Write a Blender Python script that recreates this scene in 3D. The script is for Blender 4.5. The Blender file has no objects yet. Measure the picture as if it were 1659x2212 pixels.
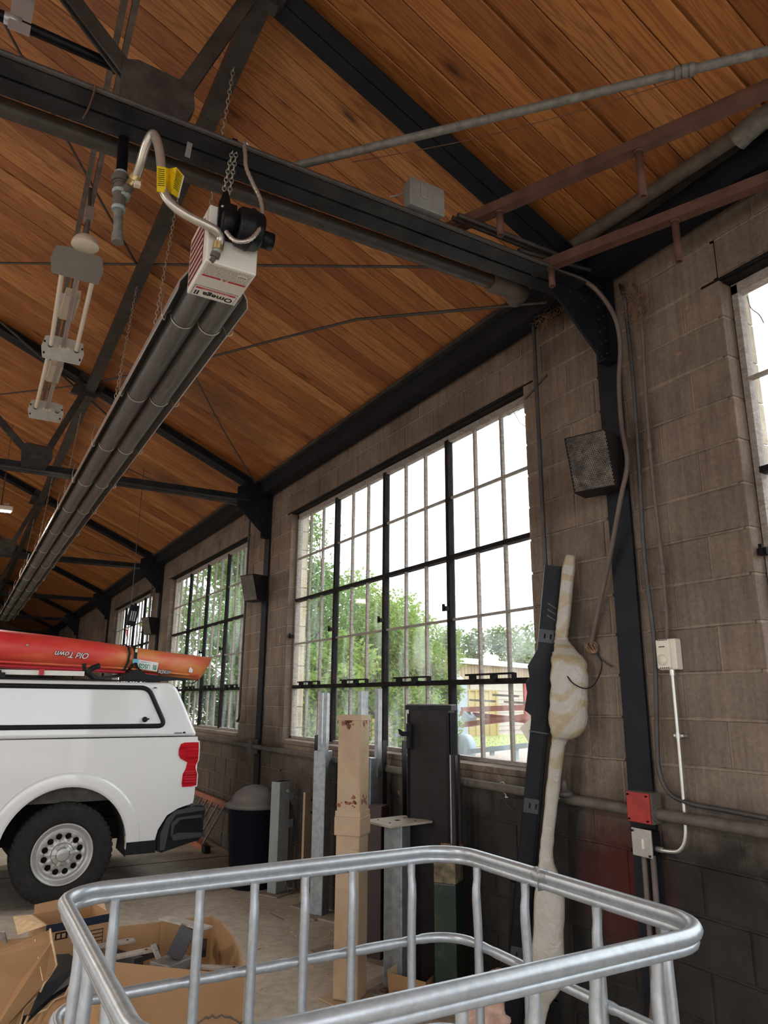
import bpy, bmesh, math, random
from mathutils import Vector, Matrix, Euler
random.seed(7)
PI = math.pi
scn = bpy.context.scene
C = scn.collection

# ------------------------------------------------------------------ camera
PITCH, YAW, ROLL, FPX, EYE = math.radians(14.55), math.radians(29.8), math.atan(42.5/6206), 1560.0, 1.65
IW, IH = 1659, 2212
F_ = Vector((math.sin(YAW)*math.cos(PITCH), math.cos(YAW)*math.cos(PITCH), math.sin(PITCH)))
R0 = Vector((math.cos(YAW), -math.sin(YAW), 0)); U0 = R0.cross(F_)
R_ = R0*math.cos(ROLL) + U0*math.sin(ROLL); U_ = U0*math.cos(ROLL) - R0*math.sin(ROLL)
EYEP = Vector((0, 0, EYE))
cam_d = bpy.data.cameras.new('camera'); cam = bpy.data.objects.new('camera', cam_d); C.objects.link(cam)
cam.matrix_world = Matrix.Translation(EYEP) @ Matrix((R_, U_, -F_)).transposed().to_4x4()
cam_d.sensor_fit = 'VERTICAL'; cam_d.sensor_height = 36; cam_d.lens = FPX/IH*36; cam_d.clip_start = .05; cam_d.clip_end = 500
scn.camera = cam

def at(px, py, axis, val):
    """real-world point on a known plane (x, y or z = val) that the survey of the photograph gives"""
    r = R_*(px-IW/2) - U_*(py-IH/2) + F_*FPX
    return EYEP + r*((val-EYEP[axis])/r[axis])
def atY(px, py, v): return at(px, py, 1, v)
def atX(px, py, v): return at(px, py, 0, v)
def atZ(px, py, v): return at(px, py, 2, v)

# ------------------------------------------------------------------ world, lights, exposure
scn.view_settings.view_transform = 'Standard'; scn.view_settings.look = 'None'
scn.view_settings.exposure = 0.60; scn.view_settings.gamma = 1.0; scn.view_settings.use_curve_mapping = False
w = bpy.data.worlds.new('overcast'); scn.world = w; w.use_nodes = True
nt = w.node_tree; nt.nodes.clear()
o = nt.nodes.new('ShaderNodeOutputWorld'); bg = nt.nodes.new('ShaderNodeBackground'); bg.inputs[1].default_value = 4.5
tc = nt.nodes.new('ShaderNodeTexCoord'); sep = nt.nodes.new('ShaderNodeSeparateXYZ'); cr = nt.nodes.new('ShaderNodeValToRGB')
nz = nt.nodes.new('ShaderNodeTexNoise'); nz.inputs['Scale'].default_value = 3.0; nz.inputs['Detail'].default_value = 4
mth = nt.nodes.new('ShaderNodeMath'); mth.operation = 'MULTIPLY_ADD'; mth.inputs[1].default_value = .12
nt.links.new(tc.outputs['Generated'], sep.inputs[0]); nt.links.new(tc.outputs['Generated'], nz.inputs['Vector'])
nt.links.new(nz.outputs[0], mth.inputs[0]); nt.links.new(sep.outputs[2], mth.inputs[2]); nt.links.new(mth.outputs[0], cr.inputs[0])
e = cr.color_ramp.elements; e[0].position = .04; e[0].color = (.30, .32, .345, 1); e[1].position = .45; e[1].color = (.62, .64, .66, 1)
nt.links.new(cr.outputs[0], bg.inputs[0]); nt.links.new(bg.outputs[0], o.inputs[0])
try:
    scn.cycles.use_denoising = True; scn.cycles.max_bounces = 9; scn.cycles.diffuse_bounces = 5
    scn.cycles.transparent_max_bounces = 12; scn.cycles.caustics_reflective = False; scn.cycles.caustics_refractive = False
    scn.cycles.sample_clamp_indirect = 6
except Exception: pass

def area(name, loc, aim, sx, sy, power, col=(1, 1, 1), portal=False):
    l = bpy.data.lights.new(name, 'AREA'); l.shape = 'RECTANGLE'; l.size = sx; l.size_y = sy; l.energy = power; l.color = col
    ob = bpy.data.objects.new(name, l); C.objects.link(ob); ob.location = loc
    ob.rotation_euler = Vector(aim).to_track_quat('-Z', 'Z').to_euler()
    if portal: l.cycles.is_portal = True
    return ob
WIN = [(-1.88, 1.83), (3.24, 6.98), (8.35, 12.08), (13.45, 17.18)]
for a, b in WIN: area('window_portal', (3.09, (a+b)/2, 2.43), (-1, 0, 0), b-a, 2.3, 1, portal=True)
area('door_portal', (-3, -3.15, 2.05), (0, 1, 0), 11.2, 4.1, 1, portal=True)
for yy, ww in ((1.0, 6.4), (9.0, 6.4), (17.0, 6.4)): area('left_opening_portal', (-8.95, yy, 2.0), (1, 0, 0), ww, 4.0, 1, portal=True)

# ------------------------------------------------------------------ helpers
class MB:
    def __init__(s): s.v = []; s.f = []; s.sm = []
    def add(s, vs, fs, smooth=False):
        n = len(s.v); s.v += [tuple(v) for v in vs]; s.f += [tuple(i+n for i in f) for f in fs]; s.sm += [smooth]*len(fs); return s
    def box(s, x0, x1, y0, y1, z0, z1, M=None):
        vs = [Vector(p) for p in ((x0,y0,z0),(x1,y0,z0),(x1,y1,z0),(x0,y1,z0),(x0,y0,z1),(x1,y0,z1),(x1,y1,z1),(x0,y1,z1))]
        if M is not None: vs = [M @ v for v in vs]
        return s.add(vs, [(0,3,2,1),(4,5,6,7),(0,1,5,4),(1,2,6,5),(2,3,7,6),(3,0,4,7)])
    def bev(s, x0, x1, y0, y1, z0, z1, b=.006, M=None):
        """box with chamfered edges"""
        bm = bmesh.new(); bmesh.ops.create_cube(bm, size=1)
        for v in bm.verts: v.co = Vector((x0+(v.co.x+.5)*(x1-x0), y0+(v.co.y+.5)*(y1-y0), z0+(v.co.z+.5)*(z1-z0)))
        bmesh.ops.bevel(bm, geom=list(bm.edges), offset=b, segments=2, affect='EDGES', profile=.5)
        bm.verts.index_update()
        vs = [v.co.copy() if M is None else M @ v.co for v in bm.verts]; fs = [tuple(v.index for v in f.verts) for f in bm.faces]
        bm.free(); return s.add(vs, fs)
    def bar(s, p, q, wd, h, up=(0,0,1)):
        """rectangular bar p->q, width wd sideways, height h along up"""
        p = Vector(p); q = Vector(q); d = (q-p); L = d.length; d.normalize(); up = Vector(up)
        sd = d.cross(up)
        if sd.length < 1e-4: sd = d.cross(Vector((1,0,0)))
        sd.normalize(); u = sd.cross(d)
        M = Matrix((d, sd, u)).transposed().to_4x4(); M.translation = p
        return s.box(0, L, -wd/2, wd/2, -h/2, h/2, M)
    def tube(s, pts, r, n=10, cap=True, closed=False, smooth=True):
        pts = [Vector(p) for p in pts]; N = len(pts)
        rs = r if isinstance(r, (list, tuple)) else [r]*N
        rings = []; prev = None
        for i, p in enumerate(pts):
            a = pts[i-1] if (i > 0 or closed) else p; b = pts[(i+1) % N] if (i < N-1 or closed) else p
            t = (b-a).normalized()
            if prev is None:
                k = Vector((0,0,1)) if abs(t.z) < .9 else Vector((1,0,0)); u = t.cross(k).normalized()
            else: u = (prev - t*prev.dot(t)).normalized()
            prev = u; w_ = t.cross(u)
            rings.append([p + (u*math.cos(2*PI*j/n) + w_*math.sin(2*PI*j/n))*rs[i] for j in range(n)])
        vs = [v for rg in rings for v in rg]; fs = []
        for i in range(N if closed else N-1):
            i2 = (i+1) % N
            for j in range(n): fs.append((i*n+j, i*n+(j+1)%n, i2*n+(j+1)%n, i2*n+j))
        s.add(vs, fs, smooth)
        if cap and not closed:
            s.add(rings[0], [tuple(range(n-1,-1,-1))]); s.add(rings[-1], [tuple(range(n))])
        return s
    def prism(s, poly, y0, y1, M=None, axes='xz'):
        """polygon extruded; axes 'xz' extrudes along y, 'xy' along z, 'yz' along x"""
        def P(a, b, h):
            v = Vector((a,h,b)) if axes == 'xz' else Vector((a,b,h)) if axes == 'xy' else Vector((h,a,b))
            return M @ v if M is not None else v
        n = len(poly); vs = [P(a,b,y0) for a,b in poly] + [P(a,b,y1) for a,b in poly]
        return s.add(vs, [tuple(range(n)), tuple(range(2*n-1,n-1,-1))] + [(i,(i+1)%n,n+(i+1)%n,n+i) for i in range(n)])
    def lathe(s, prof, M=None, n=24, smooth=True):
        """profile (r, h) turned about local z"""
        vs = []
        for r, h in prof:
            for j in range(n):
                v = Vector((r*math.cos(2*PI*j/n), r*math.sin(2*PI*j/n), h)); vs.append(M @ v if M is not None else v)
        fs = [(i*n+j, i*n+(j+1)%n, (i+1)*n+(j+1)%n, (i+1)*n+j) for i in range(len(prof)-1) for j in range(n)]
        return s.add(vs, fs, smooth)
    def build(s, name, mat, parent=None, fixn=True):
        me = bpy.data.meshes.new(name); me.from_pydata(s.v, [], s.f); me.polygons.foreach_set('use_smooth', s.sm)
        if fixn:
            bm = bmesh.new(); bm.from_mesh(me); bmesh.ops.recalc_face_normals(bm, faces=bm.faces); bm.to_mesh(me); bm.free()
        me.materials.append(mat); ob = bpy.data.objects.new(name, me); C.objects.link(ob)
        if parent is not None: ob.parent = parent; ob.matrix_parent_inverse = parent.matrix_world.inverted() if False else Matrix.Translation(-parent.location)
        return ob
def empty(name, loc=(0,0,0)):
    ob = bpy.data.objects.new(name, None); ob.location = loc; ob.empty_display_size = .1; C.objects.link(ob); return ob
def tag(ob, label=None, cat=None, group=None, kind=None):
    if label: ob['label'] = label
    if cat: ob['category'] = cat
    if group: ob['group'] = group
    if kind: ob['kind'] = kind
    return ob
def thing(name, loc, label, cat, group=None): return tag(empty(name, loc), label, cat, group)
def inst(me_ob, name, parent, loc=(0,0,0), rot=None):
    ob = bpy.data.objects.new(name, me_ob.data if hasattr(me_ob, 'data') else me_ob); C.objects.link(ob)
    ob.parent = parent; ob.matrix_parent_inverse = Matrix.Translation(-parent.location); ob.location = loc
    if rot: ob.rotation_euler = rot
    return ob
def copy_tree(src, loc, label, group=None, delta=None):
    r = src.copy(); C.objects.link(r); r.location = loc; r['label'] = label
    if group: r['group'] = group
    for ch in [c for c in bpy.data.objects if c.parent == src]:
        c = ch.copy(); C.objects.link(c); c.parent = r
        for g in [x for x in bpy.data.objects if x.parent == ch]:
            d = g.copy(); C.objects.link(d); d.parent = c
    return r
def smooth_path(pts, k=6):
    pts = [Vector(p) for p in pts]; out = []
    for i in range(len(pts)-1):
        p0 = pts[max(i-1,0)]; p1 = pts[i]; p2 = pts[i+1]; p3 = pts[min(i+2,len(pts)-1)]
        for j in range(k):
            t = j/k; out.append(.5*((2*p1)+(p2-p0)*t+(2*p0-5*p1+4*p2-p3)*t*t+(3*p1-p0-3*p2+p3)*t**3))
    out.append(pts[-1]); return out
def roundpoly(pts, rad, n=6):
    """closed polygon with rounded corners (2-D points)"""
    out = []; N = len(pts)
    for i in range(N):
        p = Vector(pts[i]); a = (Vector(pts[i-1])-p); b = (Vector(pts[(i+1)%N])-p); k = min(rad, a.length*.45, b.length*.45)
        p0 = p + a.normalized()*k; p2 = p + b.normalized()*k
        for j in range(n+1): t = j/n; out.append(p0*(1-t)**2 + p*2*t*(1-t) + p2*t*t)
    return out
def Mrot(loc, rz=0, rx=0, ry=0): return Matrix.Translation(Vector(loc)) @ Euler((rx, ry, rz)).to_matrix().to_4x4()
def text_mesh(name, body, size, M, mat, parent, ext=.001, off=0.0, shear=0.0, align='CENTER', sx=1.0):
    cu = bpy.data.curves.new(name, 'FONT'); cu.body = body; cu.size = size; cu.extrude = ext; cu.offset = off; cu.shear = shear
    cu.align_x = align; cu.align_y = 'CENTER'; cu.resolution_u = 3
    tmp = bpy.data.objects.new(name, cu); C.objects.link(tmp); dg = bpy.context.evaluated_depsgraph_get(); dg.update()
    me = bpy.data.meshes.new_from_object(tmp.evaluated_get(dg)); bpy.data.objects.remove(tmp)
    me.transform(M @ Matrix.Diagonal((sx,1,1,1))); me.materials.clear(); me.materials.append(mat)
    ob = bpy.data.objects.new(name, me); C.objects.link(ob); ob.parent = parent; ob.matrix_parent_inverse = Matrix.Translation(-parent.location)
    return ob

# ------------------------------------------------------------------ materials
class Mat:
    def __init__(s, name, rough=.6, metal=0.0, spec=.5):
        s.m = bpy.data.materials.new(name); s.m.use_nodes = True; s.nt = s.m.node_tree; s.nt.nodes.clear()
        s.out = s.nt.nodes.new('ShaderNodeOutputMaterial'); s.b = s.nt.nodes.new('ShaderNodeBsdfPrincipled')
        s.nt.links.new(s.b.outputs[0], s.out.inputs[0]); s.b.inputs['Roughness'].default_value = rough
        s.b.inputs['Metallic'].default_value = metal; s.b.inputs['Specular IOR Level'].default_value = spec
        s.tc = s.nt.nodes.new('ShaderNodeTexCoord'); s._geo = None
    def link(s, a, b): s.nt.links.new(a, b)
    def pos(s):
        if s._geo is None: s._geo = s.nt.nodes.new('ShaderNodeNewGeometry')
        return s._geo.outputs['Position']
    def map(s, vec, scale=(1,1,1), loc=None):
        n = s.nt.nodes.new('ShaderNodeMapping'); n.inputs['Scale'].default_value = scale; s.link(vec, n.inputs['Vector'])
        if loc is not None: s.link(loc, n.inputs['Location'])
        return n.outputs[0]
    def noise(s, vec, scale=5, detail=4, rough=.55, dist=0):
        n = s.nt.nodes.new('ShaderNodeTexNoise'); s.link(vec, n.inputs['Vector']); n.inputs['Scale'].default_value = scale
        n.inputs['Detail'].default_value = detail; n.inputs['Roughness'].default_value = rough; n.inputs['Distortion'].default_value = dist
        return n.outputs[0]
    def voro(s, vec, scale=5):
        n = s.nt.nodes.new('ShaderNodeTexVoronoi'); s.link(vec, n.inputs['Vector']); n.inputs['Scale'].default_value = scale; return n.outputs['Distance']
    def ramp(s, f, stops):
        n = s.nt.nodes.new('ShaderNodeValToRGB'); s.link(f, n.inputs[0]); el = n.color_ramp.elements
        while len(el) < len(stops): el.new(.5)
        for i, (p, c) in enumerate(stops):
            el[i].position = p; el[i].color = (c, c, c, 1) if isinstance(c, (int, float)) else (*c, 1)
        return n.outputs[0]
    def mix(s, f, a, b, mode='MIX'):
        n = s.nt.nodes.new('ShaderNodeMix'); n.data_type = 'RGBA'; n.blend_type = mode
        for sock, v in ((n.inputs[0], f), (n.inputs[6], a), (n.inputs[7], b)):
            if isinstance(v, (int, float)): sock.default_value = v
            elif isinstance(v, tuple): sock.default_value = (*v, 1)
            else: s.link(v, sock)
        return n.outputs[2]
    def math(s, op, a, b=0.0, c=None):
        n = s.nt.nodes.new('ShaderNodeMath'); n.operation = op
        for i, v in enumerate((a, b) + ((c,) if c is not None else ())):
            if isinstance(v, (int, float)): n.inputs[i].default_value = v
            else: s.link(v, n.inputs[i])
        return n.outputs[0]
    def sep(s, vec):
        n = s.nt.nodes.new('ShaderNodeSeparateXYZ'); s.link(vec, n.inputs[0]); return n.outputs
    def rnd(s):
        n = s.nt.nodes.new('ShaderNodeObjectInfo'); return n.outputs['Random']
    def color(s, c):
        if isinstance(c, tuple): s.b.inputs['Base Color'].default_value = (*c, 1)
        else: s.link(c, s.b.inputs['Base Color'])
        return s
    def rough(s, c): s.link(c, s.b.inputs['Roughness']); return s
    def bump(s, h, strength=.3, dist=.01):
        n = s.nt.nodes.new('ShaderNodeBump'); n.inputs['Strength'].default_value = strength; n.inputs['Distance'].default_value = dist
        s.link(h, n.inputs['Height']); s.link(n.outputs[0], s.b.inputs['Normal']); return s

def plain(name, col, rough=.6, metal=0.0, var=.15, scale=9, dirt=None, dirt_amt=.5, bump=.12, stretch=(1,1,1), coat=0, spec=None):
    m = Mat(name, rough, metal, spec if spec is not None else (.18 if max(col) < .03 else .5)); v = m.map(m.pos(), stretch); n = m.noise(v, scale, 5)
    a = tuple(max(0, c*(1-var)) for c in col); b = tuple(min(1, c*(1+var)) for c in col)
    c = m.ramp(n, [(.3, a), (.7, b)])
    if dirt:
        d = m.ramp(m.noise(v, scale*.45, 8, .7), [(.5, 0.0), (.5+.5*(1-dirt_amt)+.06, 1.0)]); c = m.mix(d, c, dirt)
    m.color(c)
    if bump: m.bump(m.noise(v, scale*4, 3), bump, .004)
    if coat: m.b.inputs['Coat Weight'].default_value = coat; m.b.inputs['Coat Roughness'].default_value = .05
    return m.m

# block wall: grey-brown block with vertical washes, soot low down, red overspray beside the near column
def block_mat(name, base, hi, lo, wallmode=True):
    m = Mat(name, .9, spec=.2); p = m.pos()
    n1 = m.noise(p, 2.2, 6, .6); st = m.noise(m.map(p, (14, 14, .9)), 2.4, 4, .6); n3 = m.noise(p, 60, 4, .6)
    c = m.ramp(n1, [(.25, lo), (.5, base), (.8, hi)])
    c = m.mix(.8, c, m.ramp(m.noise(m.map(p, (1, .9, 1.3)), 1.3, 5, .65), [(.3, (.70,.66,.63)), (.5, (1.0,.98,.95)), (.7, (1.12,1.12,1.12))]), 'MULTIPLY')
    c = m.mix(.55, c, m.ramp(st, [(.3, (.55,.55,.55)), (.7, (1.15,1.12,1.1))]), 'MULTIPLY')
    rv = m.ramp(m.rnd(), [(0, (.86,.86,.86)), (1, (1.1,1.06,1.04))]); c = m.mix(1.0, c, rv, 'MULTIPLY')
    c = m.mix(.35, c, m.ramp(n3, [(.35, (.55,.5,.48)), (.6, (1.1,1.1,1.1))]), 'MULTIPLY')
    if wallmode:
        x, y, z = m.sep(p)
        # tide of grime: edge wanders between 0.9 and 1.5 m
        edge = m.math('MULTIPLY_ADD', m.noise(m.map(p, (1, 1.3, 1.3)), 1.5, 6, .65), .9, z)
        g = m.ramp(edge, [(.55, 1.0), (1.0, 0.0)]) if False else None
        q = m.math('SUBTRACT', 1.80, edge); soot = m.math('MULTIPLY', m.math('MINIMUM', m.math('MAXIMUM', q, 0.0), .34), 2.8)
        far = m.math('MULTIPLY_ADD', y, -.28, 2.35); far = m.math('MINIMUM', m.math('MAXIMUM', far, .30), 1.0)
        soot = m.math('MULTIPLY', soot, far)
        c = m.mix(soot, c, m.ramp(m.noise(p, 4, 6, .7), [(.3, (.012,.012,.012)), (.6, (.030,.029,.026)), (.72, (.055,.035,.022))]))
        # sprayed red paint patch about (y 2.75, z 0.72)
        ry = m.math('MULTIPLY', m.math('SUBTRACT', y, 2.68), 2.2); rz = m.math('MULTIPLY', m.math('SUBTRACT', z, .82), 1.9)
        rr = m.math('ADD', m.math('MULTIPLY', ry, ry), m.math('MULTIPLY', rz, rz))
        rr = m.math('MULTIPLY_ADD', m.noise(p, 3.5, 5, .6), .8, rr)
        red = m.ramp(rr, [(.38, .62), (1.0, 0.0)]); c = m.mix(red, c, (.10, .012, .010))
        # bare chips
        chip = m.ramp(m.noise(p, 5.5, 2, .4), [(.765, 0.0), (.785, 1.0)]); c = m.mix(m.math('MULTIPLY', chip, .8), c, (.42, .22, .13))
    m.color(c); m.bump(m.math('ADD', m.noise(p, 90, 4, .7), m.math('MULTIPLY', st, .5)), .55, .006); return m.m
M_block = block_mat('painted_block', (.215,.175,.143), (.275,.228,.188), (.140,.114,.093))
M_mortar = block_mat('mortar', (.31,.255,.205), (.37,.31,.25), (.21,.17,.14))
M_blockext = block_mat('cream_block', (.62,.55,.42), (.72,.66,.52), (.5,.43,.33), False)

def wood_mat():
    m = Mat('stained_pine', .5, spec=.35); r = m.rnd()
    off = m.nt.nodes.new('ShaderNodeCombineXYZ'); m.link(m.math('MULTIPLY', r, 83.0), off.inputs[0]); m.link(m.math('MULTIPLY', r, 41.0), off.inputs[1]); m.link(m.math('MULTIPLY', r, 17.0), off.inputs[2])
    v = m.map(m.tc.outputs['Object'], (1, 1, 1), off.outputs[0])
    g = m.noise(m.map(v, (.55, 6.5, .55)), 1.6, 2, .5, .6)
    ring = m.math('SINE', m.math('MULTIPLY', g, 62.0)); ring = m.math('MULTIPLY_ADD', ring, .5, .5)
    fine = m.noise(m.map(v, (2.2, 130, 2.2)), 1.5, 3, .6)
    base = m.ramp(r, [(0, (.28,.102,.030)), (.25, (.45,.190,.056)), (.5, (.37,.142,.042)), (.7, (.55,.265,.090)), (.85, (.42,.172,.052)), (1, (.31,.115,.036))])
    c = m.mix(m.math('MULTIPLY', m.ramp(ring, [(.35, 0.0), (.95, 1.0)]), .42), base, (.15, .040, .012))
    c = m.mix(.5, c, m.ramp(fine, [(.35, (.62,.58,.55)), (.65, (1.18,1.18,1.18))]), 'MULTIPLY')
    c = m.mix(.8, c, m.ramp(m.noise(v, 1.1, 4, .6), [(.3, (.66,.6,.58)), (.7, (1.16,1.18,1.2))]), 'MULTIPLY')
    kd = m.voro(m.map(v, (1.5, 4.2, 1.5)), 1.15)
    kn = m.ramp(m.math('MULTIPLY_ADD', m.noise(v, 22, 2), .03, kd), [(.06, 1.0), (.10, .5), (.19, 0.0)])
    c = m.mix(m.math('MULTIPLY', kn, .9), c, (.055, .014, .006))
    # two dark patches on the boards, placed by world position
    x, y, z = m.sep(m.pos())
    def blot(cy, cx, ky, kx):
        a = m.math('MULTIPLY', m.math('SUBTRACT', y, cy), ky); b = m.math('MULTIPLY', m.math('SUBTRACT', x, cx), kx)
        d = m.math('ADD', m.math('MULTIPLY', a, a), m.math('MULTIPLY', b, b)); d = m.math('MULTIPLY_ADD', m.noise(m.pos(), 2.4, 4, .6), 1.0, d)
        return m.ramp(d, [(.45, 1.0), (1.0, 0.0)])
    s1 = m.math('MAXIMUM', blot(6.55, 1.85, 1.3, .9), blot(9.3, 2.1, 1.1, 1.0))
    c = m.mix(m.math('MULTIPLY', s1, .55), c, (.045, .022, .016))
    m.color(c); m.bump(m.math('ADD', ring, m.math('MULTIPLY', fine, 1.5)), .10, .002); m.b.inputs['Roughness'].default_value = .48
    return m.m
M_wood = wood_mat()
def concrete():
    m = Mat('worn_concrete', .75, spec=.35); p = m.pos()
    c = m.ramp(m.noise(p, 1.1, 8, .65), [(.3, (.33,.275,.215)), (.5, (.45,.385,.31)), (.7, (.54,.475,.395))])
    c = m.mix(.6, c, m.ramp(m.noise(p, 14, 8, .7), [(.35, (.62,.6,.58)), (.6, (1.1,1.1,1.1))]), 'MULTIPLY')
    c = m.mix(m.ramp(m.noise(p, 2.6, 3, .5), [(.66, 0.0), (.74, .55)]), c, (.095, .082, .072))
    x, y, z = m.sep(p)
    # long bleached scuffs and tyre tracks running towards the doors
    c = m.mix(m.ramp(m.noise(m.map(p, (.35, 4.5, 1)), 2.2, 5, .6), [(.58, 0.0), (.72, .35)]), c, (.42, .37, .31))
    m.color(c); m.bump(m.noise(p, 40, 6, .7), .25, .004); m.rough(m.ramp(m.noise(p, 3, 4), [(.3, .55), (.7, .85)])); return m.m
M_floor = concrete()
M_steel = plain('black_painted_steel', (.017,.019,.023), .5, 0, .5, 7, (.060,.058,.056), .5, .3)
M_steelw = plain('weathered_grey_steel', (.030,.027,.024), .6, 0, .5, 12, (.085,.076,.066), .6, .6, (1,1,1))
M_eave = plain('dark_eave_steel', (.011,.013,.018), .55, 0, .3, 7, (.012,.012,.015), .5, .2)
M_rust = plain('rust_brown_steel', (.105,.050,.036), .75, .1, .3, 12, (.16,.07,.04), .4, .3)
M_pipe = plain('dusty_iron_pipe', (.115,.098,.082), .7, .1, .3, 14, (.06,.05,.045), .5, .3)
M_pipegrey = plain('greyed_pipe', (.17,.17,.155), .6, .2, .25, 18, (.08,.075,.07), .5, .3, (2,2,2))
M_cond = plain('dark_conduit', (.052,.047,.045), .5, .1, .3, 18, (.09,.07,.055), .4, .15)
M_condbr = plain('painted_brown_conduit', (.125,.095,.08), .6, 0, .2, 14, (.07,.055,.05), .5, .15)
M_emt = plain('bright_conduit', (.62,.61,.57), .35, .75, .1, 20)
M_winblk = plain('black_window_steel', (.007,.006,.006), .75, 0, .4, 20, (.045,.022,.018), .3, .3)
M_wingrey = plain('chalky_window_bar', (.30,.27,.24), .8, 0, .25, 30, (.14,.08,.06), .5, .4, (1,1,3))
M_galv = plain('galvanised_steel', (.30,.32,.33), .42, .55, .22, 26, (.42,.42,.40), .5, .12)
M_galvtube = plain('galvanised_tube', (.45,.48,.51), .36, .6, .10, 60, (.30,.32,.34), .3, .04, (1,1,1))
M_greypost = plain('grey_primed_steel', (.27,.29,.285), .5, .2, .12, 8, (.36,.37,.36), .4, .1)
M_tan = plain('chipped_tan_paint', (.40,.285,.180), .5, 0, .10, 6, (.28,.12,.06), .16, .2)
M_tanrust = plain('rusted_tan_edge', (.22,.085,.045), .85, 0, .5, 30, (.46,.32,.2), .5, .5)
M_green = plain('dark_green_paint', (.014,.030,.022), .38, 0, .2, 8, (.20,.16,.08), .18, .2)
M_greenrust = plain('flaking_pale_paint', (.15,.12,.07), .8, 0, .6, 22, (.03,.02,.012), .6, .5)
M_blackp = plain('satin_black_metal', (.006,.007,.010), .38, .2, .3, 12, (.03,.025,.022), .3, .08)
M_brownblk = plain('brown_black_metal', (.022,.018,.018), .5, .1, .2, 8, (.05,.045,.042), .3, .1)
M_maroon = plain('dark_maroon_steel', (.030,.010,.010), .5, 0, .3, 8)
M_truck = plain('white_truck_paint', (.80,.80,.79), .28, 0, .015, 2, None, bump=0, coat=1.0)
M_blackpl = plain('black_moulded_plastic', (.014,.015,.017), .45, 0, .2, 30)
M_dark = plain('dark_underbody', (.012,.011,.010), .8, 0, .3, 10)
M_rubber = plain('tyre_rubber', (.022,.021,.020), .72, 0, .2, 30, (.045,.040,.036), .4, .25)
M_wheel = plain('silver_wheel', (.50,.49,.47), .42, .5, .05, 20, bump=.03)
M_liner = plain('wheel_liner', (.10,.09,.078), .85, 0, .3, 12)
M_glassdk = plain('dark_glass', (.01,.01,.012), .05, 0, .1, 3, bump=0)
M_white = plain('white_enamel', (.78,.77,.71), .3, 0, .03, 8, bump=0)
M_cream = plain('cream_plastic', (.74,.69,.58), .45, 0, .04, 15, bump=0)
M_red = plain('red_painted_cover', (.34,.022,.016), .5, 0, .25, 14, (.18,.03,.02), .4, .15)
M_redtxt = plain('red_print', (.50,.02,.04), .5, 0, .02, 5, bump=0)
M_blktxt = plain('black_print', (.012,.012,.015), .5, 0, .02, 5, bump=0)
M_wtxt = plain('white_print', (.82,.82,.80), .5, 0, .02, 5, bump=0)
M_gtxt = plain('green_print', (.01,.23,.10), .5, 0, .02, 5, bump=0)
M_greylab = plain('fine_print_label', (.55,.54,.50), .5, 0, .5, 170, bump=0)
M_maroonlab = plain('maroon_slatted_label', (.17,.03,.035), .4, 0, .2, 60, bump=0)
M_yellow = plain('yellow_tag', (.82,.60,.01), .5, 0, .12, 90, bump=0)
M_brass = plain('brass_fitting', (.50,.38,.17), .35, .8, .2, 20)
M_chrome = plain('bright_steel', (.52,.49,.43), .30, .65, .08, 20, bump=0)
M_teal = plain('thread_sealant', (.30,.36,.37), .7, 0, .2, 60)
M_alum = plain('dull_aluminium', (.44,.43,.40), .4, .6, .12, 20)
M_tubew = plain('fluorescent_glass', (.80,.74,.64), .3, 0, .05, 3, bump=0)
M_plate = plain('taupe_enamel', (.20,.185,.168), .45, 0, .06, 10)
M_htube = plain('coated_heater_tube', (.135,.130,.125), .45, .35, .2, 14, (.06,.055,.055), .5, .05, (6,.8,6))
M_refl = plain('polished_reflector', (.70,.68,.66), .3, .8, .05, 10, bump=.03)
M_card = plain('corrugated_card', (.33,.185,.085), .8, 0, .10, 5, (.25,.125,.055), .4, .12, (1,1,1))
M_cardlt = plain('card_torn_edge', (.58,.40,.23), .9, 0, .2, 50)
M_tape = plain('dark_packing_tape', (.012,.02,.035), .25, 0, .2, 20, bump=0)
M_canblue = plain('navy_plastic', (.005,.007,.013), .42, 0, .2, 10)
M_canlid = plain('dusty_grey_lid', (.115,.100,.090), .6, 0, .2, 8, (.17,.145,.12), .4)
M_orange = plain('orange_fibreglass', (.42,.13,.07), .55, 0, .2, 20)
M_dusty = plain('dusty_steel_plate', (.26,.21,.165), .8, 0, .2, 12, (.14,.10,.08), .4)
M_wrap = None
def wrapmat():
    m = Mat('foam_and_tape_wrap', .30, spec=.6); p = m.pos()
    x, y, z = m.sep(p)
    ph = m.math('MULTIPLY_ADD', m.noise(m.map(p, (1,1,.8)), 2.6, 2), 26.0, m.math('MULTIPLY_ADD', y, 20.0, m.math('MULTIPLY', z, 52.0)))
    f = m.math('SINE', ph)
    c = m.mix(m.math('MULTIPLY', m.ramp(f, [(.1, 0.0), (.35, .6), (.9, .75)]), m.ramp(m.math('MULTIPLY', z, .5), [(.58, .18), (.70, 1.0)])), (.42,.385,.335), (.34,.25,.10))
    c = m.mix(m.ramp(m.noise(p, 14, 3, .6), [(.4, 0.0), (.7, .4)]), c, (.52,.48,.42))
    m.color(c); m.bump(m.noise(m.map(p, (1,1,.6)), 26, 4, .6, 1.2), .5, .012); return m.m
M_wrap = wrapmat()
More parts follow.
